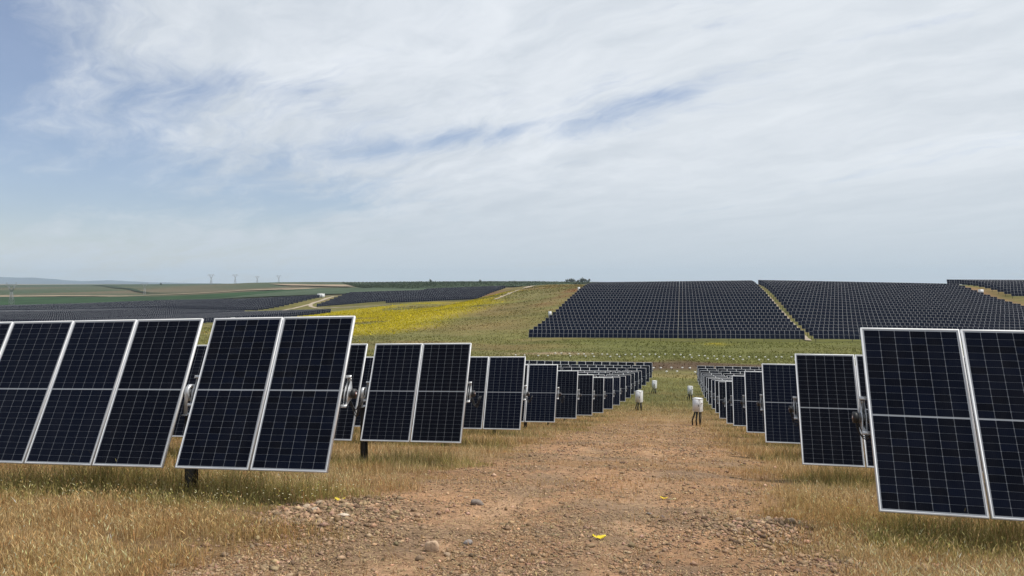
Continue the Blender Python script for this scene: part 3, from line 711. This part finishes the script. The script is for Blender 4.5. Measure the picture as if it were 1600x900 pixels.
cabinet(110.5, 323.6, 1.6, 1.0, 2.0, 'white cabinet on the brown strip between the right hand blocks')
cabinet(-183.5, 291, 1.6, .8, 2.2, 'white cabinet at the corner of the low left field')
def hut(X, Y, rz):
    g = g1(X, Y); root = link('hut', None, None, (X, Y, g), (0, 0, rz)); tag(root, 'white flat roofed hut at the top of the distant dirt track', 'hut')
    b = MB(); b.box(-2.3, 2.3, -1.4, 1.4, -.5, 2.9); w = link('wall', b.mesh('wall', [M_WHITE]), root)
    b = MB(); b.box(-2.5, 2.5, -1.6, 1.6, 2.903, 3.1); link('roof', b.mesh('roof', [M_GREYDOOR]), root)
    for x in (-1.1, .9):
        b = MB(); b.box(-.5, .5, -.03, -.002, .1, 2.2); link('door', b.mesh('door', [M_GALV]), root, (x, -1.4, 0))
hut(-253.5, 513.5, .1)

# ---- pylons ---------------------------------------------------------------------------------------
M_PYL = mat('pylon_steel', (.28, .29, .30), .6, .2)
def bars(name, segs, r):
    b = MB()
    for p, q in segs: b.tube([p, q], r * 1.2, 5)
    return b.mesh(name, [M_PYL])
def pylon_meshes():
    out = []; Wz, Tz = 17., 25.
    for sx in (-1, 1):
        for sy in (-1, 1): out.append(('leg', bars('leg', [((sx * 2.9, sy * 2.4, -1), (sx * .9, sy * .8, Wz))], .17)))
    br = []
    zs = [0, 4.5, 8.5, 12, 15, 17]
    hw = lambda z: 2.9 + (.9 - 2.9) * (z + 1) / (Wz + 1); hd = lambda z: 2.4 + (.8 - 2.4) * (z + 1) / (Wz + 1)
    for a, b in zip(zs[:-1], zs[1:]):
        for sy in (-1, 1):
            br += [((-hw(a), sy * hd(a), a), (hw(b), sy * hd(b), b)), ((hw(a), sy * hd(a), a), (-hw(b), sy * hd(b), b)), ((-hw(b), sy * hd(b), b), (hw(b), sy * hd(b), b))]
    out.append(('lattice_bracing', bars('lattice_bracing', br, .09)))
    for s in (-1, 1):
        y = []
        for sy in (-1, 1):
            y += [((s * .9, sy * .8, Wz), (s * 4.6, sy * .6, Tz)), ((0, sy * .8, Wz + .5), (s * 3.4, sy * .6, Tz)), ((s * 1.9, sy * .75, 19.2), (s * 1.2, sy * .75, 19.8)), ((s * 3.2, sy * .7, 22), (s * 2.2, sy * .7, 22.4))]
        out.append(('window_arm', bars('window_arm', y, .14)))
    ca = [((-9, 0, Tz + .2), (-4.6, .6, Tz)), ((9, 0, Tz + .2), (4.6, .6, Tz)), ((-4.6, .6, Tz), (4.6, .6, Tz)), ((-4.6, -.6, Tz), (4.6, -.6, Tz)), ((-9, 0, Tz + .2), (-4.6, 0, Tz + 1.5)), ((9, 0, Tz + .2), (4.6, 0, Tz + 1.5)), ((-4.6, 0, Tz + 1.5), (4.6, 0, Tz + 1.5))]
    ca += [((x, .6, Tz), (x + 1.5, 0, Tz + 1.5)) for x in (-4.6, -1.5, 1.5)] + [((x, 0, Tz + 1.5), (x + 1.5, .6, Tz)) for x in (-3, 0, 3)]
    out.append(('cross_arm', bars('cross_arm', ca, .13)))
    for s in (-1, 1): out.append(('peak', bars('peak', [((s * 4.6, 0, Tz + 1.5), (s * 5.4, 0, Tz + 4)), ((s * 6, 0, Tz + 1.1), (s * 5.4, 0, Tz + 4))], .12)))
    for x in (-8.6, 0, 8.6): out.append(('insulator', bars('insulator', [((x, 0, Tz - .1), (x, 0, Tz - 2.6))], .12)))
    return out
PYL = pylon_meshes()
for px, top, d, lab in ((18, 441, 920, 'tall pale lattice pylon at the far left edge of the view'), (226, 441.5, 1150, 'lattice pylon behind the distant left field, under the hedge line'),
                        (330, 427.5, 1750, 'pylon on the ridge, largest and leftmost of those against the sky'), (367.5, 428, 2000, 'pylon on the ridge just right of the largest skyline pylon'),
                        (402, 431, 2200, 'short faint pylon on the ridge between two others'), (435.5, 429.5, 2400, 'faint pylon on the ridge, rightmost of those against the sky')):
    r = (px - 800) / FPX * d; X, Y = r * math.cos(PSI) - d * math.sin(PSI), r * math.sin(PSI) + d * math.cos(PSI)
    g = g1(X, Y); want = (442 - top) / FPX * d - g; sc = min(max(want / 29., .7), 1.6)
    o = link('pylon', None, None, (X, Y, g), (0, 0, PSI + random.uniform(.1, .6))); o.scale = (sc, sc, sc)
    tag(o, lab, 'pylon', 'pylons of the power line')
    for nm, me in PYL: link(nm, me, o)

# ---- trees on the skyline and the orchard ------------------------------------------------------------
M_LEAF = mat('dark_foliage', (.058, .076, .044), .9, 0, .1, .35, .6)
M_BARK = mat('bark', (.10, .075, .055), .9)
def crown_mesh(seed, R, Hc, n=520):
    g = np.random.default_rng(seed); cl = np.stack([g.uniform(-.75, .75, 9), g.uniform(-.75, .75, 9), g.uniform(.2, .9, 9)], 1)
    c = cl[g.integers(0, 9, n)] + g.normal(0, .20, (n, 3)); c = c * np.array([R, R, Hc])
    e1 = g.normal(0, 1, (n, 3)); e2 = g.normal(0, 1, (n, 3)); s = R * .13 * g.uniform(.6, 1.5, (n, 1))
    e1 *= s / np.linalg.norm(e1, axis=1)[:, None]; e2 *= s / np.linalg.norm(e2, axis=1)[:, None]
    V = np.stack([c - e1, c + e1, c + e2 * 1.4], 1).reshape(-1, 3)
    return mesh_np('crown', V, np.arange(3 * n).reshape(n, 3), [M_LEAF])
def tree(px, d, h, seed, label):
    r = (px - 800) / FPX * d; X, Y = r * math.cos(PSI) - d * math.sin(PSI), r * math.sin(PSI) + d * math.cos(PSI)
    o = link('tree', None, None, (X, Y, g1(X, Y) - .3), (0, 0, seed)); tag(o, label, 'tree', 'trees on the skyline')
    b = MB(); b.tube([(0, 0, -.5), (.05 * h, 0, h * .25), (0, .03 * h, h * .55)], [.05 * h, .035 * h, .015 * h], 7)
    for k in range(4):
        a = k * 1.6 + seed; b.tube([(.04 * h, 0, h * (.25 + .05 * k)), (.25 * h * math.cos(a), .25 * h * math.sin(a), h * (.5 + .06 * k))], [.02 * h, .008 * h], 5)
    link('trunk', b.mesh('trunk', [M_BARK]), o)
    link('crown', crown_mesh(seed, h * .55, h * .8), o, (0, 0, h * .2))
for i, (px, d, h, lab) in enumerate(((251, 2350, 6, 'lone small tree on the skyline right of the hedge line'), (673, 1440, 5.5, 'lone dark tree on the orchard skyline, left one'), (750, 1350, 4.5, 'lone dark tree on the orchard skyline, right one'),
        (886, 1200, 5, 'low tree at the left end of the clump on the crest'), (891, 1210, 6, 'dark rounded tree in the left part of the crest clump'), (896, 1190, 5.5, 'low spreading tree in the middle of the crest clump'),
        (903, 1205, 4.5, 'small tree right of middle in the crest clump'), (908, 1195, 7, 'tallest thin tree of the clump on the crest'), (914, 1188, 6, 'tree at the right end of the crest clump'), (919, 1180, 6, 'dark tree touching the corner of the hillside panels'))):
    tree(px, d, h, i + 1, lab)
def orchard():
    g = np.random.default_rng(5); A = resample([(-452, 1033), (-380, 900), (-288, 793), (-240, 800), (-150, 820)], 60); B = resample([(-712, 1544), (-560, 1480), (-400, 1400), (-260, 1250), (-130, 1130)], 60)
    pts = []
    for i in range(60):
        L = np.hypot(*(B[i] - A[i])); k = int(L / 10.5)
        t = (np.arange(k) + .5) / k; pts.append(A[i] * (1 - t)[:, None] + B[i] * t[:, None] + g.normal(0, .35, (k, 2)))
    P = np.concatenate(pts); n = len(P); m = 14
    c = np.concatenate([P, (gz(P[:, 0], P[:, 1]) + .2)[:, None] + .9], 1)
    c = np.repeat(c, m, 0) + g.normal(0, 1, (n * m, 3)) * np.array([.7, .7, .4])
    e1 = g.normal(0, .55, (n * m, 3)); e2 = g.normal(0, .55, (n * m, 3))
    V = np.stack([c - e1, c + e1, c + e2], 1).reshape(-1, 3)
    o = link('orchard_trees', mesh_np('orchard_trees', V, np.arange(len(V)).reshape(-1, 3), [M_LEAF]))
    tag(o, 'rows of small dark orchard trees covering the far ridge', 'orchard', kind='stuff')
orchard()

# ---- white markers standing in rows on the valley floor -----------------------------------------------
def marker_mesh():
    b = MB(); b.box(-.03, .03, -.03, .03, -.3, .101)
    b.add([(-.19, -.12, .10), (.19, -.12, .10), (.19, .12, .10), (-.19, .12, .10), (-.15, -.09, .26), (.15, -.09, .26), (.15, .09, .26), (-.15, .09, .26)],
          [(0, 3, 2, 1), (4, 5, 6, 7), (0, 1, 5, 4), (1, 2, 6, 5), (2, 3, 7, 6), (3, 0, 4, 7)])
    return b.mesh('marker_block', [mat('white_marker_paint', (.72, .71, .66), .7)])
ME_MARK = marker_mesh()
def marker(x, y, lab, grp):
    o = link('marker_block', ME_MARK, None, (x, y, g1(x, y) + .10), (0, 0, random.uniform(-.3, .3))); tag(o, lab, 'marker', grp)
x, k = -26.0, 0
while x < 44:
    marker(x + random.uniform(-.12, .12), 160.5 + random.uniform(-.3, .3), 'small white marker block in the farther row across the green valley', 'white markers in the farther valley row'); x += (1.2, 1.85, 1.85)[k % 3]; k += 1
x, k = -33.0, 0
while x < 44:
    if k % 9 != 4: marker(x + random.uniform(-.2, .2), 154.2 + random.uniform(-.5, .5), 'small white marker block in the nearer row across the green valley', 'white markers in the nearer valley row')
    x += (1.75, 3.0)[k % 2]; k += 1
for px, yy in ((1021, 129), (1032.5, 129), (1049, 129), (1066, 129), (1078, 129), (1041.5, 122.9), (1057.8, 122.9), (1086, 122.9)):
    q = (px - 800) / FPX; X = (q * yy * math.cos(PSI) - yy * math.sin(PSI)) / (math.cos(PSI) + q * math.sin(PSI))
    marker(X, yy, 'small white marker block on the brown soil at the end of the path', 'white markers at the end of the path')

# ---- stones ---------------------------------------------------------------------------------------------
t_ = (1 + 5 ** .5) / 2
ICO_V = np.array([(-1, t_, 0), (1, t_, 0), (-1, -t_, 0), (1, -t_, 0), (0, -1, t_), (0, 1, t_), (0, -1, -t_), (0, 1, -t_), (t_, 0, -1), (t_, 0, 1), (-t_, 0, -1), (-t_, 0, 1)]) / math.hypot(1, t_)
ICO_F = np.array([(0, 11, 5), (0, 5, 1), (0, 1, 7), (0, 7, 10), (0, 10, 11), (1, 5, 9), (5, 11, 4), (11, 10, 2), (10, 7, 6), (7, 1, 8), (3, 9, 4), (3, 4, 2), (3, 2, 6), (3, 6, 8), (3, 8, 9), (4, 9, 5), (2, 4, 11), (6, 2, 10), (8, 6, 7), (9, 8, 1)])
import bmesh
def stone_mesh(seed, dims, col, angular):
    bm = bmesh.new(); bmesh.ops.create_icosphere(bm, subdivisions=3, radius=1)
    r = random.Random(seed); planes = []
    for _ in range(9):
        v = np.array([r.gauss(0, 1) for _ in range(3)]); planes.append((v / np.linalg.norm(v), r.uniform(.55, .9)))
    co = np.array([v.co[:] for v in bm.verts])
    for n, dd in planes:
        q = co @ n; co -= np.outer(np.maximum(q - dd, 0) * angular, n)
    nz = fbm(co[:, 0] * 2 + seed, co[:, 1] * 2 + co[:, 2] * 3, 1.2, 3, seed) - .5
    co *= (1 + nz * .14)[:, None]; co *= np.array(dims) / 2
    F = np.array([[v.index for v in f.verts] for f in bm.faces]); bm.free()
    return mesh_np('stone', co, F, [M_STONE], smooth=True, col=np.broadcast_to(np.array(col), co.shape))
STONES = [(-2.51, 7.60, (.16, .12, .16), (.47, .34, .23), .9, .2, 'pointed tan stone, largest of the stones at the near edge of the path'),
          (-2.25, 8.03, (.115, .09, .075), (.25, .22, .20), .35, .7, 'small rounded grey stone beside the pointed tan stone'),
          (-2.82, 10.56, (.23, .15, .11), (.20, .165, .14), .8, .1, 'flat grey brown stone lying alone on the left half of the path'),
          (1.34, 10.23, (.16, .12, .09), (.27, .20, .14), .6, .4, 'round stone by the dark hollow at the right edge of the path'),
          (1.08, 10.36, (.10, .08, .06), (.30, .22, .15), .7, 1.2, 'small stone left of the round stone by the dark hollow'),
          (-.44, 10.86, (.085, .07, .045), (.17, .14, .12), .6, .3, 'little dark stone in the middle of the path near the yellow scrap'),
          (-.25, 10.59, (.08, .05, .04), (.16, .12, .10), .8, 2.0, 'little dark flat stone in the middle of the path, right of its twin'),
          (.29, 10.55, (.10, .06, .04), (.12, .075, .05), .9, .6, 'dark red brown clod on the right half of the path'),
          (.72, 10.51, (.11, .08, .055), (.33, .24, .16), .7, .9, 'pale stone at the upper side of the right hand stone pile'),
          (.63, 9.60, (.10, .075, .05), (.35, .26, .18), .8, 1.7, 'pale stone at the lower side of the right hand stone pile'),
          (-1.36, 18.23, (.20, .10, .07), (.13, .085, .06), .9, .4, 'dark clod farther up the middle of the path'),
          (.75, 14.19, (.15, .10, .06), (.20, .13, .08), .7, .2, 'brown clod at the right verge of the path'),
          (-3.94, 8.57, (.16, .10, .06), (.50, .42, .33), 1.0, .5, 'pale triangular stone on the left side of the path'),
          (-4.71, 9.51, (.12, .09, .07), (.38, .30, .21), .5, .5, 'pale round stone in the left hand stone pile, upper one'),
          (-4.75, 9.20, (.13, .10, .07), (.40, .31, .22), .5, 1.5, 'pale round stone in the left hand stone pile, lower one'),
          (-4.40, 8.75, (.11, .09, .06), (.42, .34, .25), .5, 2.5, 'pale stone at the front of the left hand stone pile'),
          (-2.34, 7.55, (.12, .08, .05), (.33, .24, .16), .9, 2.2, 'low brown stone just right of the pointed tan stone')]
for i, (x, y, dm, c, ang, rz, lab) in enumerate(STONES):
    o = link('stone', stone_mesh(i + 3, dm, c, ang), None, (x, y, g1(x, y) + dm[2] * .27), (random.uniform(-.2, .2), random.uniform(-.2, .2), rz)); tag(o, lab, 'stone', 'loose stones on the path')
OCT_V = np.array([(1, 0, 0), (0, 1, 0), (-1, 0, 0), (0, -1, 0), (0, 0, 1), (0, 0, -1)], float); OCT_F = np.array([(0, 1, 4), (1, 2, 4), (2, 3, 4), (3, 0, 4), (1, 0, 5), (2, 1, 5), (3, 2, 5), (0, 3, 5)])
def gravel(n):
    g = np.random.default_rng(21); r = 5.6 * (46 / 5.6) ** (g.random(n * 3) ** 1.35); a = g.uniform(-.62, .62, n * 3)
    x = r * np.sin(a - PSI); y = r * np.cos(a - PSI)
    pile = np.exp(-((x + 4.4) / .9) ** 2 - ((y - 9.0) / 1.6) ** 2) + np.exp(-((x - .95) / .7) ** 2 - ((y - 9.9) / 1.1) ** 2) + .7 * np.exp(-((x - 2.0) / .8) ** 2 - ((y - 8.2) / .8) ** 2)
    p = np.clip(soil_mask(x, y) * (.25 + .9 * sst(fbm(x, y, 1.1, 3, 91), .38, .62)) + pile, 0, 1)
    rut = np.exp(-((x + 2.5 + .15 * np.sin(y * .3)) / .3) ** 2) + np.exp(-((x + .7 + .15 * np.sin(y * .3)) / .3) ** 2); p = p * (1 - .55 * np.clip(rut, 0, 1))
    k = g.random(n * 3) < p; x, y, r, pile = x[k][:n], y[k][:n], r[k][:n], np.clip(pile[k][:n], 0, 1); m = len(x)
    s = np.exp(g.normal(0, .55, m)) * .0085 * (1 + 1.3 * pile) * np.maximum(1, r / 12); s = np.minimum(s, .05)
    dm = np.stack([s * g.uniform(.8, 1.5, m), s * g.uniform(.7, 1.2, m), s * g.uniform(.4, .8, m)], 1)
    V = OCT_V[None] * (1 + g.normal(0, .28, (m, 6, 1))) * dm[:, None, :]
    t = g.uniform(0, 6.28, m); cs, sn = np.cos(t)[:, None], np.sin(t)[:, None]
    V = np.stack([V[..., 0] * cs - V[..., 1] * sn, V[..., 0] * sn + V[..., 1] * cs, V[..., 2]], -1) + np.stack([x, y, gz(x, y) + dm[:, 2] * .45], 1)[:, None, :]
    F = (OCT_F[None] + 6 * np.arange(m)[:, None, None]).reshape(-1, 3)
    base = np.array([.292, .196, .122]); c = base * np.exp(g.normal(0, .24, (m, 1))) * (1 + g.normal(0, .05, (m, 3))); pale = g.random(m) < .07; c[pale] = c[pale] * 1.4; dk = g.random(m) < .15; c[dk] *= .6
    o = link('gravel', mesh_np('gravel', V.reshape(-1, 3), F, [M_STONE], col=np.repeat(c, 6, 0)))
    tag(o, 'loose brown gravel and small stones over the bare path', 'gravel', kind='stuff')
gravel(62000)
def scrap(x, y, w, seed, col, lab):
    r = random.Random(seed); n = 6; V = []; F = []
    for j in range(n):
        for i in range(n):
            u, v = i / (n - 1) - .5, j / (n - 1) - .5
            V.append((u * w * (1.1 - .5 * abs(v)) + r.gauss(0, w * .04), v * w * .55 + r.gauss(0, w * .04), abs(u) ** 1.5 * w * .55 + r.uniform(0, w * .16)))
    F = [(j * n + i, j * n + i + 1, (j + 1) * n + i + 1, (j + 1) * n + i) for j in range(n - 1) for i in range(n - 1)]
    o = link('plastic_scrap', mesh_np('plastic_scrap', V, F, [mat('yellow_plastic', col, .45)]), None, (x, y, g1(x, y) + .012), (0, 0, r.uniform(-.3, .3)))
    md = o.modifiers.new('thickness', 'SOLIDIFY'); md.thickness = .004
    tag(o, lab, 'scrap', 'yellow scraps on the ground')
scrap(-.90, 8.63, .15, 4, (.72, .55, .02), 'crumpled bright yellow scrap in the middle foreground of the path')
scrap(-.28, 12.53, .11, 5, (.66, .46, .02), 'small yellow scrap farther up the middle of the path')
scrap(-4.60, 9.90, .14, 6, (.55, .42, .03), 'dull yellow scrap among the stones at the left edge of the path')

# ---- grass ------------------------------------------------------------------------------------------------
def blades(name, x, y, h, w, col, g, seg, lean=.45, label='', cat='grass'):
    m = len(x); t = g.uniform(0, 6.28, m); z = gz(x, y) - .01; la = g.normal(0, lean, m) * h; lt = g.uniform(0, 6.28, m)
    dx, dy = np.cos(t) * w / 2, np.sin(t) * w / 2; ox, oy = la * np.cos(lt), la * np.sin(lt)
    if seg:
        V = np.stack([np.stack([x - dx, y - dy, z], 1), np.stack([x + dx, y + dy, z], 1), np.stack([x + dx * .8 + ox * .35, y + dy * .8 + oy * .35, z + h * .6], 1),
                      np.stack([x - dx * .8 + ox * .35, y - dy * .8 + oy * .35, z + h * .6], 1), np.stack([x + ox, y + oy, z + h * .98], 1)], 1)
        b = 5 * np.arange(m)[:, None, None]; F = (np.array([(0, 1, 2), (0, 2, 3), (3, 2, 4)])[None] + b).reshape(-1, 3); k = 5
    else:
        V = np.stack([np.stack([x - dx, y - dy, z], 1), np.stack([x + dx, y + dy, z], 1), np.stack([x + ox, y + oy, z + h], 1)], 1)
        F = (np.array([(0, 1, 2)])[None] + 3 * np.arange(m)[:, None, None]).reshape(-1, 3); k = 3
    o = link(name, mesh_np(name, V.reshape(-1, 3), F, [M_BLADE], col=np.repeat(col, k, 0))); tag(o, label, cat, kind='stuff')
def grass_color(x, y, g):
    m = len(x); n1 = fbm(x, y, .35, 4, 101); n2 = fbm(x, y, 1.3, 3, 103); n3 = fbm(x, y, .12, 3, 105)
    gold = np.array([.47, .32, .145]); straw = np.array([.59, .46, .26]); rust = np.array([.40, .22, .095]); olive = np.array([.25, .24, .075])
    c = lerp(np.broadcast_to(gold, (m, 3)), straw, sst(n1 + g.normal(0, .2, m), .40, .68))
    c = lerp(c, rust, np.clip(sst(n2 * .6 + n3 * .4 + g.normal(0, .14, m), .52, .75) * .85 + .55 * soil_mask(x, y), 0, 1))
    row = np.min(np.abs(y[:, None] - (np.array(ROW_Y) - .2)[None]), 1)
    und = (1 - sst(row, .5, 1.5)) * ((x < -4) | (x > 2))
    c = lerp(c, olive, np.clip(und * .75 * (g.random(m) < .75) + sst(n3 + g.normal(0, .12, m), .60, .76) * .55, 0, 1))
    c = lerp(c, np.array([.17, .18, .055]), sst(y + g.normal(0, 6, m), 50, 76) * .72)
    return c * np.exp(g.normal(0, .30, (m, 1)))
def grass():
    g = np.random.default_rng(33)
    N = 700000; r = 5.4 * (112 / 5.4) ** (g.random(N) ** 1.12); a = g.uniform(-.80, .74, N)
    x = r * np.sin(a - PSI); y = r * np.cos(a - PSI); s = soil_mask(x, y)
    patch = .10 + 1.0 * sst(fbm(x, y, 1.6, 4, 95), .30, .62)
    p = np.clip((1 - sst(s, .05, .95)) * patch + .02 + .32 * sst(y, 10, 18) * sst(fbm(x, y, .8, 4, 98), .42, .66), 0, 1) * np.where((y > 45) & (np.abs(x + 1) < 4), .8, 1)
    rw0 = np.min(np.abs(y[:, None] - (np.array(ROW_Y) - .1)[None]), 1); p = np.maximum(p, .9 * (1 - sst(rw0, .4, 1.0)) * ((x < -5) | (x > 2.6)))
    p *= np.where((x < -9 - .35 * y) | (x > 5 + .3 * y), .5, 1)
    k = (g.random(N) < p) & (y > 3.5); x, y, r, s = x[k], y[k], r[k], s[k]
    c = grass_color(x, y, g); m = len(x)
    h = .88 * (.06 + .13 * fbm(x, y, .7, 3, 97) + .07 * sst(fbm(x, y, 2.6, 3, 99), .45, .65)) * np.exp(g.normal(0, .28, m)) * (1 - .45 * sst(s, .02, .5)) * 1.05
    rw = np.min(np.abs(y[:, None] - (np.array(ROW_Y) + .3)[None]), 1); h *= 1 + 1.2 * (1 - sst(rw, .25, .85)) * ((x < -5) | (x > 2.5)) * (y < 32)
    h *= 1 + .5 * np.exp(-((x + 1) / 3) ** 2) * sst(y, 56, 68)
    w = .0052 * np.maximum(1, (r / 9.5)) * g.uniform(.7, 1.4, m)
    near = r < 14
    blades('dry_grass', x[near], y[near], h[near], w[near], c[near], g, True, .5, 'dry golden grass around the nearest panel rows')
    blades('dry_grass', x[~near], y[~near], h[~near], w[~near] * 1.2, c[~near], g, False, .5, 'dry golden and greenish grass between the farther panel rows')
    # seed heads: short bright slivers near the tips
    q = np.where(near & (g.random(m) < .40) & (h > .07))[0]
    blades_heads(x[q], y[q], h[q], c[q], g)
    # small pale flowers under the left row
    n = 420; fx = g.uniform(-11, -4.3, n); fy = 9.9 + g.normal(0, 1.0, n) - .12 * (fx + 7); fx2 = g.uniform(2.0, 6, 160); fy2 = 12.5 + g.normal(0, 1.3, 160)
    fx, fy = np.concatenate([fx, fx2]), np.concatenate([fy, fy2]); n = len(fx); z = gz(fx, fy) + g.uniform(.13, .27, n); sz = g.uniform(.006, .013, n)
    V = np.stack([np.stack([fx + sz * math.cos(t), fy + sz * math.sin(t), z + sz * .3 * math.cos(2 * t)], 1) for t in np.linspace(0, 2 * math.pi, 7)[:-1]], 1).reshape(-1, 3)
    cc = np.where((g.random(n) < .6)[:, None], np.array([.66, .62, .42]), np.array([.55, .48, .12]))
    o = link('wild_flowers', mesh_np('wild_flowers', V, np.arange(6 * n).reshape(n, 6), [M_BLADE], col=np.repeat(cc, 6, 0))); tag(o, 'tiny pale wild flowers in the grass by the nearest rows', 'flowers', kind='stuff')
def blades_heads(x, y, h, c, g):
    m = len(x); z = gz(x, y); l = g.uniform(.025, .06, m); t = g.uniform(0, 6.28, m); w = g.uniform(.006, .013, m)
    ox, oy = g.normal(0, .35, m) * h, g.normal(0, .35, m) * h; tx, ty = np.cos(t) * w / 2, np.sin(t) * w / 2; sx, sy = g.normal(0, .5, m) * l, g.normal(0, .5, m) * l
    zt = z + h
    V = np.stack([np.stack([x + ox, y + oy, zt - l * .4], 1), np.stack([x + ox + tx + sx * .4, y + oy + ty + sy * .4, zt + l * .1], 1), np.stack([x + ox + sx, y + oy + sy, zt + l * .6], 1), np.stack([x + ox - tx + sx * .4, y + oy - ty + sy * .4, zt + l * .1], 1)], 1).reshape(-1, 3)
    o = link('grass_seed_heads', mesh_np('grass_seed_heads', V, np.arange(4 * m).reshape(m, 4), [M_BLADE], col=np.repeat(np.minimum(c * 1.25, .7), 4, 0))); tag(o, 'pale seed heads on the dry grass in the foreground', 'grass', kind='stuff')
grass()
def straw_litter(n):
    g = np.random.default_rng(66); r = 5.6 * (40 / 5.6) ** (g.random(n * 2) ** 1.3); a = g.uniform(-.62, .62, n * 2); x = r * np.sin(a - PSI); y = r * np.cos(a - PSI)
    k = g.random(n * 2) < sst(soil_mask(x, y), .1, .5) * (.25 + sst(fbm(x, y, .9, 4, 131), .35, .65)); x, y, r = x[k][:n], y[k][:n], r[k][:n]; m = len(x)
    t = g.uniform(0, 6.28, m); l = g.uniform(.012, .045, m) * np.maximum(1, r / 14); w = g.uniform(.0015, .0035, m) * np.maximum(1, r / 10); z = gz(x, y) + g.uniform(.004, .016, m)
    ax, ay = np.cos(t) * l, np.sin(t) * l; bx, by = -np.sin(t) * w, np.cos(t) * w; dz = g.normal(0, .2, m) * l
    V = np.stack([np.stack([x - ax - bx, y - ay - by, z - dz], 1), np.stack([x + ax - bx, y + ay - by, z + dz], 1), np.stack([x + ax + bx, y + ay + by, z + dz], 1), np.stack([x - ax + bx, y - ay + by, z - dz], 1)], 1).reshape(-1, 3)
    c = lerp(np.broadcast_to(np.array([.46, .34, .19]), (m, 3)), np.array([.22, .14, .08]), (g.random(m) < .4) * .9) * np.exp(g.normal(0, .2, (m, 1)))
    o = link('straw_litter', mesh_np('straw_litter', V, np.arange(4 * m).reshape(m, 4), [M_BLADE], col=np.repeat(c, 4, 0))); tag(o, 'dry straw scraps lying on the bare path', 'straw', kind='stuff')
straw_litter(45000)
def valley_tufts():
    g = np.random.default_rng(44); N = 240000
    r = 105 * (430 / 105) ** g.random(N); a = g.uniform(-.75, .70, N); x = r * np.sin(a - PSI); y = r * np.cos(a - PSI)
    ok = (y > 112) & ~((x > -40) & (y > 196)) & ~((x < -170) & (y > 250)) & (poly_dist(x, y, np.array([(-175, 250), (-400, 250), (-400, 450), (-240, 440)])) < 0)
    k = ok & (g.random(N) < .25 + .75 * sst(fbm(x * .6, y, .09, 4, 111), .35, .6))
    x, y, r = x[k], y[k], r[k]; k2 = ~((y > 122) & (y < 147) & (x > -14) & (g.random(len(x)) < .85)); x, y, r = x[k2], y[k2], r[k2]; m = len(x); zc = zone_color(x, y) / .75
    c = zc * np.exp(g.normal(0, .26, (m, 1))) * 1.12
    h = g.uniform(.12, .34, m) * np.maximum(1, r / 220); w = .22 * (r / 160) * g.uniform(.6, 1.4, m)
    blades('meadow_grass', x, y, h, w, c, g, False, .5, 'low green and straw coloured meadow grass over the valley and hillside')
    N = 46000; x = g.uniform(-205, -70, N); y = g.uniform(175, 432, N); ym = yellow_mask(x, y); k = g.random(N) < ym * .5; x, y = x[k], y[k]; m = len(x)
    c = np.array([.50, .41, .010]) * np.exp(g.normal(0, .16, (m, 1)))
    blades('yellow_flowers', x, y, g.uniform(.25, .55, m), g.uniform(.3, .7, m), c, g, False, .5, 'mass of yellow flowers on the slope below the distant solar field', 'flowers')
valley_tufts()

# ---- haze ----------------------------------------------------------------------------------------------------
def haze():
    m = bpy.data.materials.new('haze'); m.use_nodes = True; nt = m.node_tree; nt.nodes.remove(nt.nodes['Principled BSDF'])
    v = nt.nodes.new('ShaderNodeVolumePrincipled'); v.inputs['Density'].default_value = 5.0e-5; v.inputs['Color'].default_value = (.72, .87, 1.0, 1); v.inputs['Anisotropy'].default_value = 0.0
    nt.links.new(v.outputs[0], nt.nodes['Material Output'].inputs['Volume'])
    b = MB(); R = 20500; b.box(-R, R, -R, R, -62, 330); o = link('haze', b.mesh('haze', [m])); tag(o, 'thin pale haze softening the far country', kind='stuff')
haze()
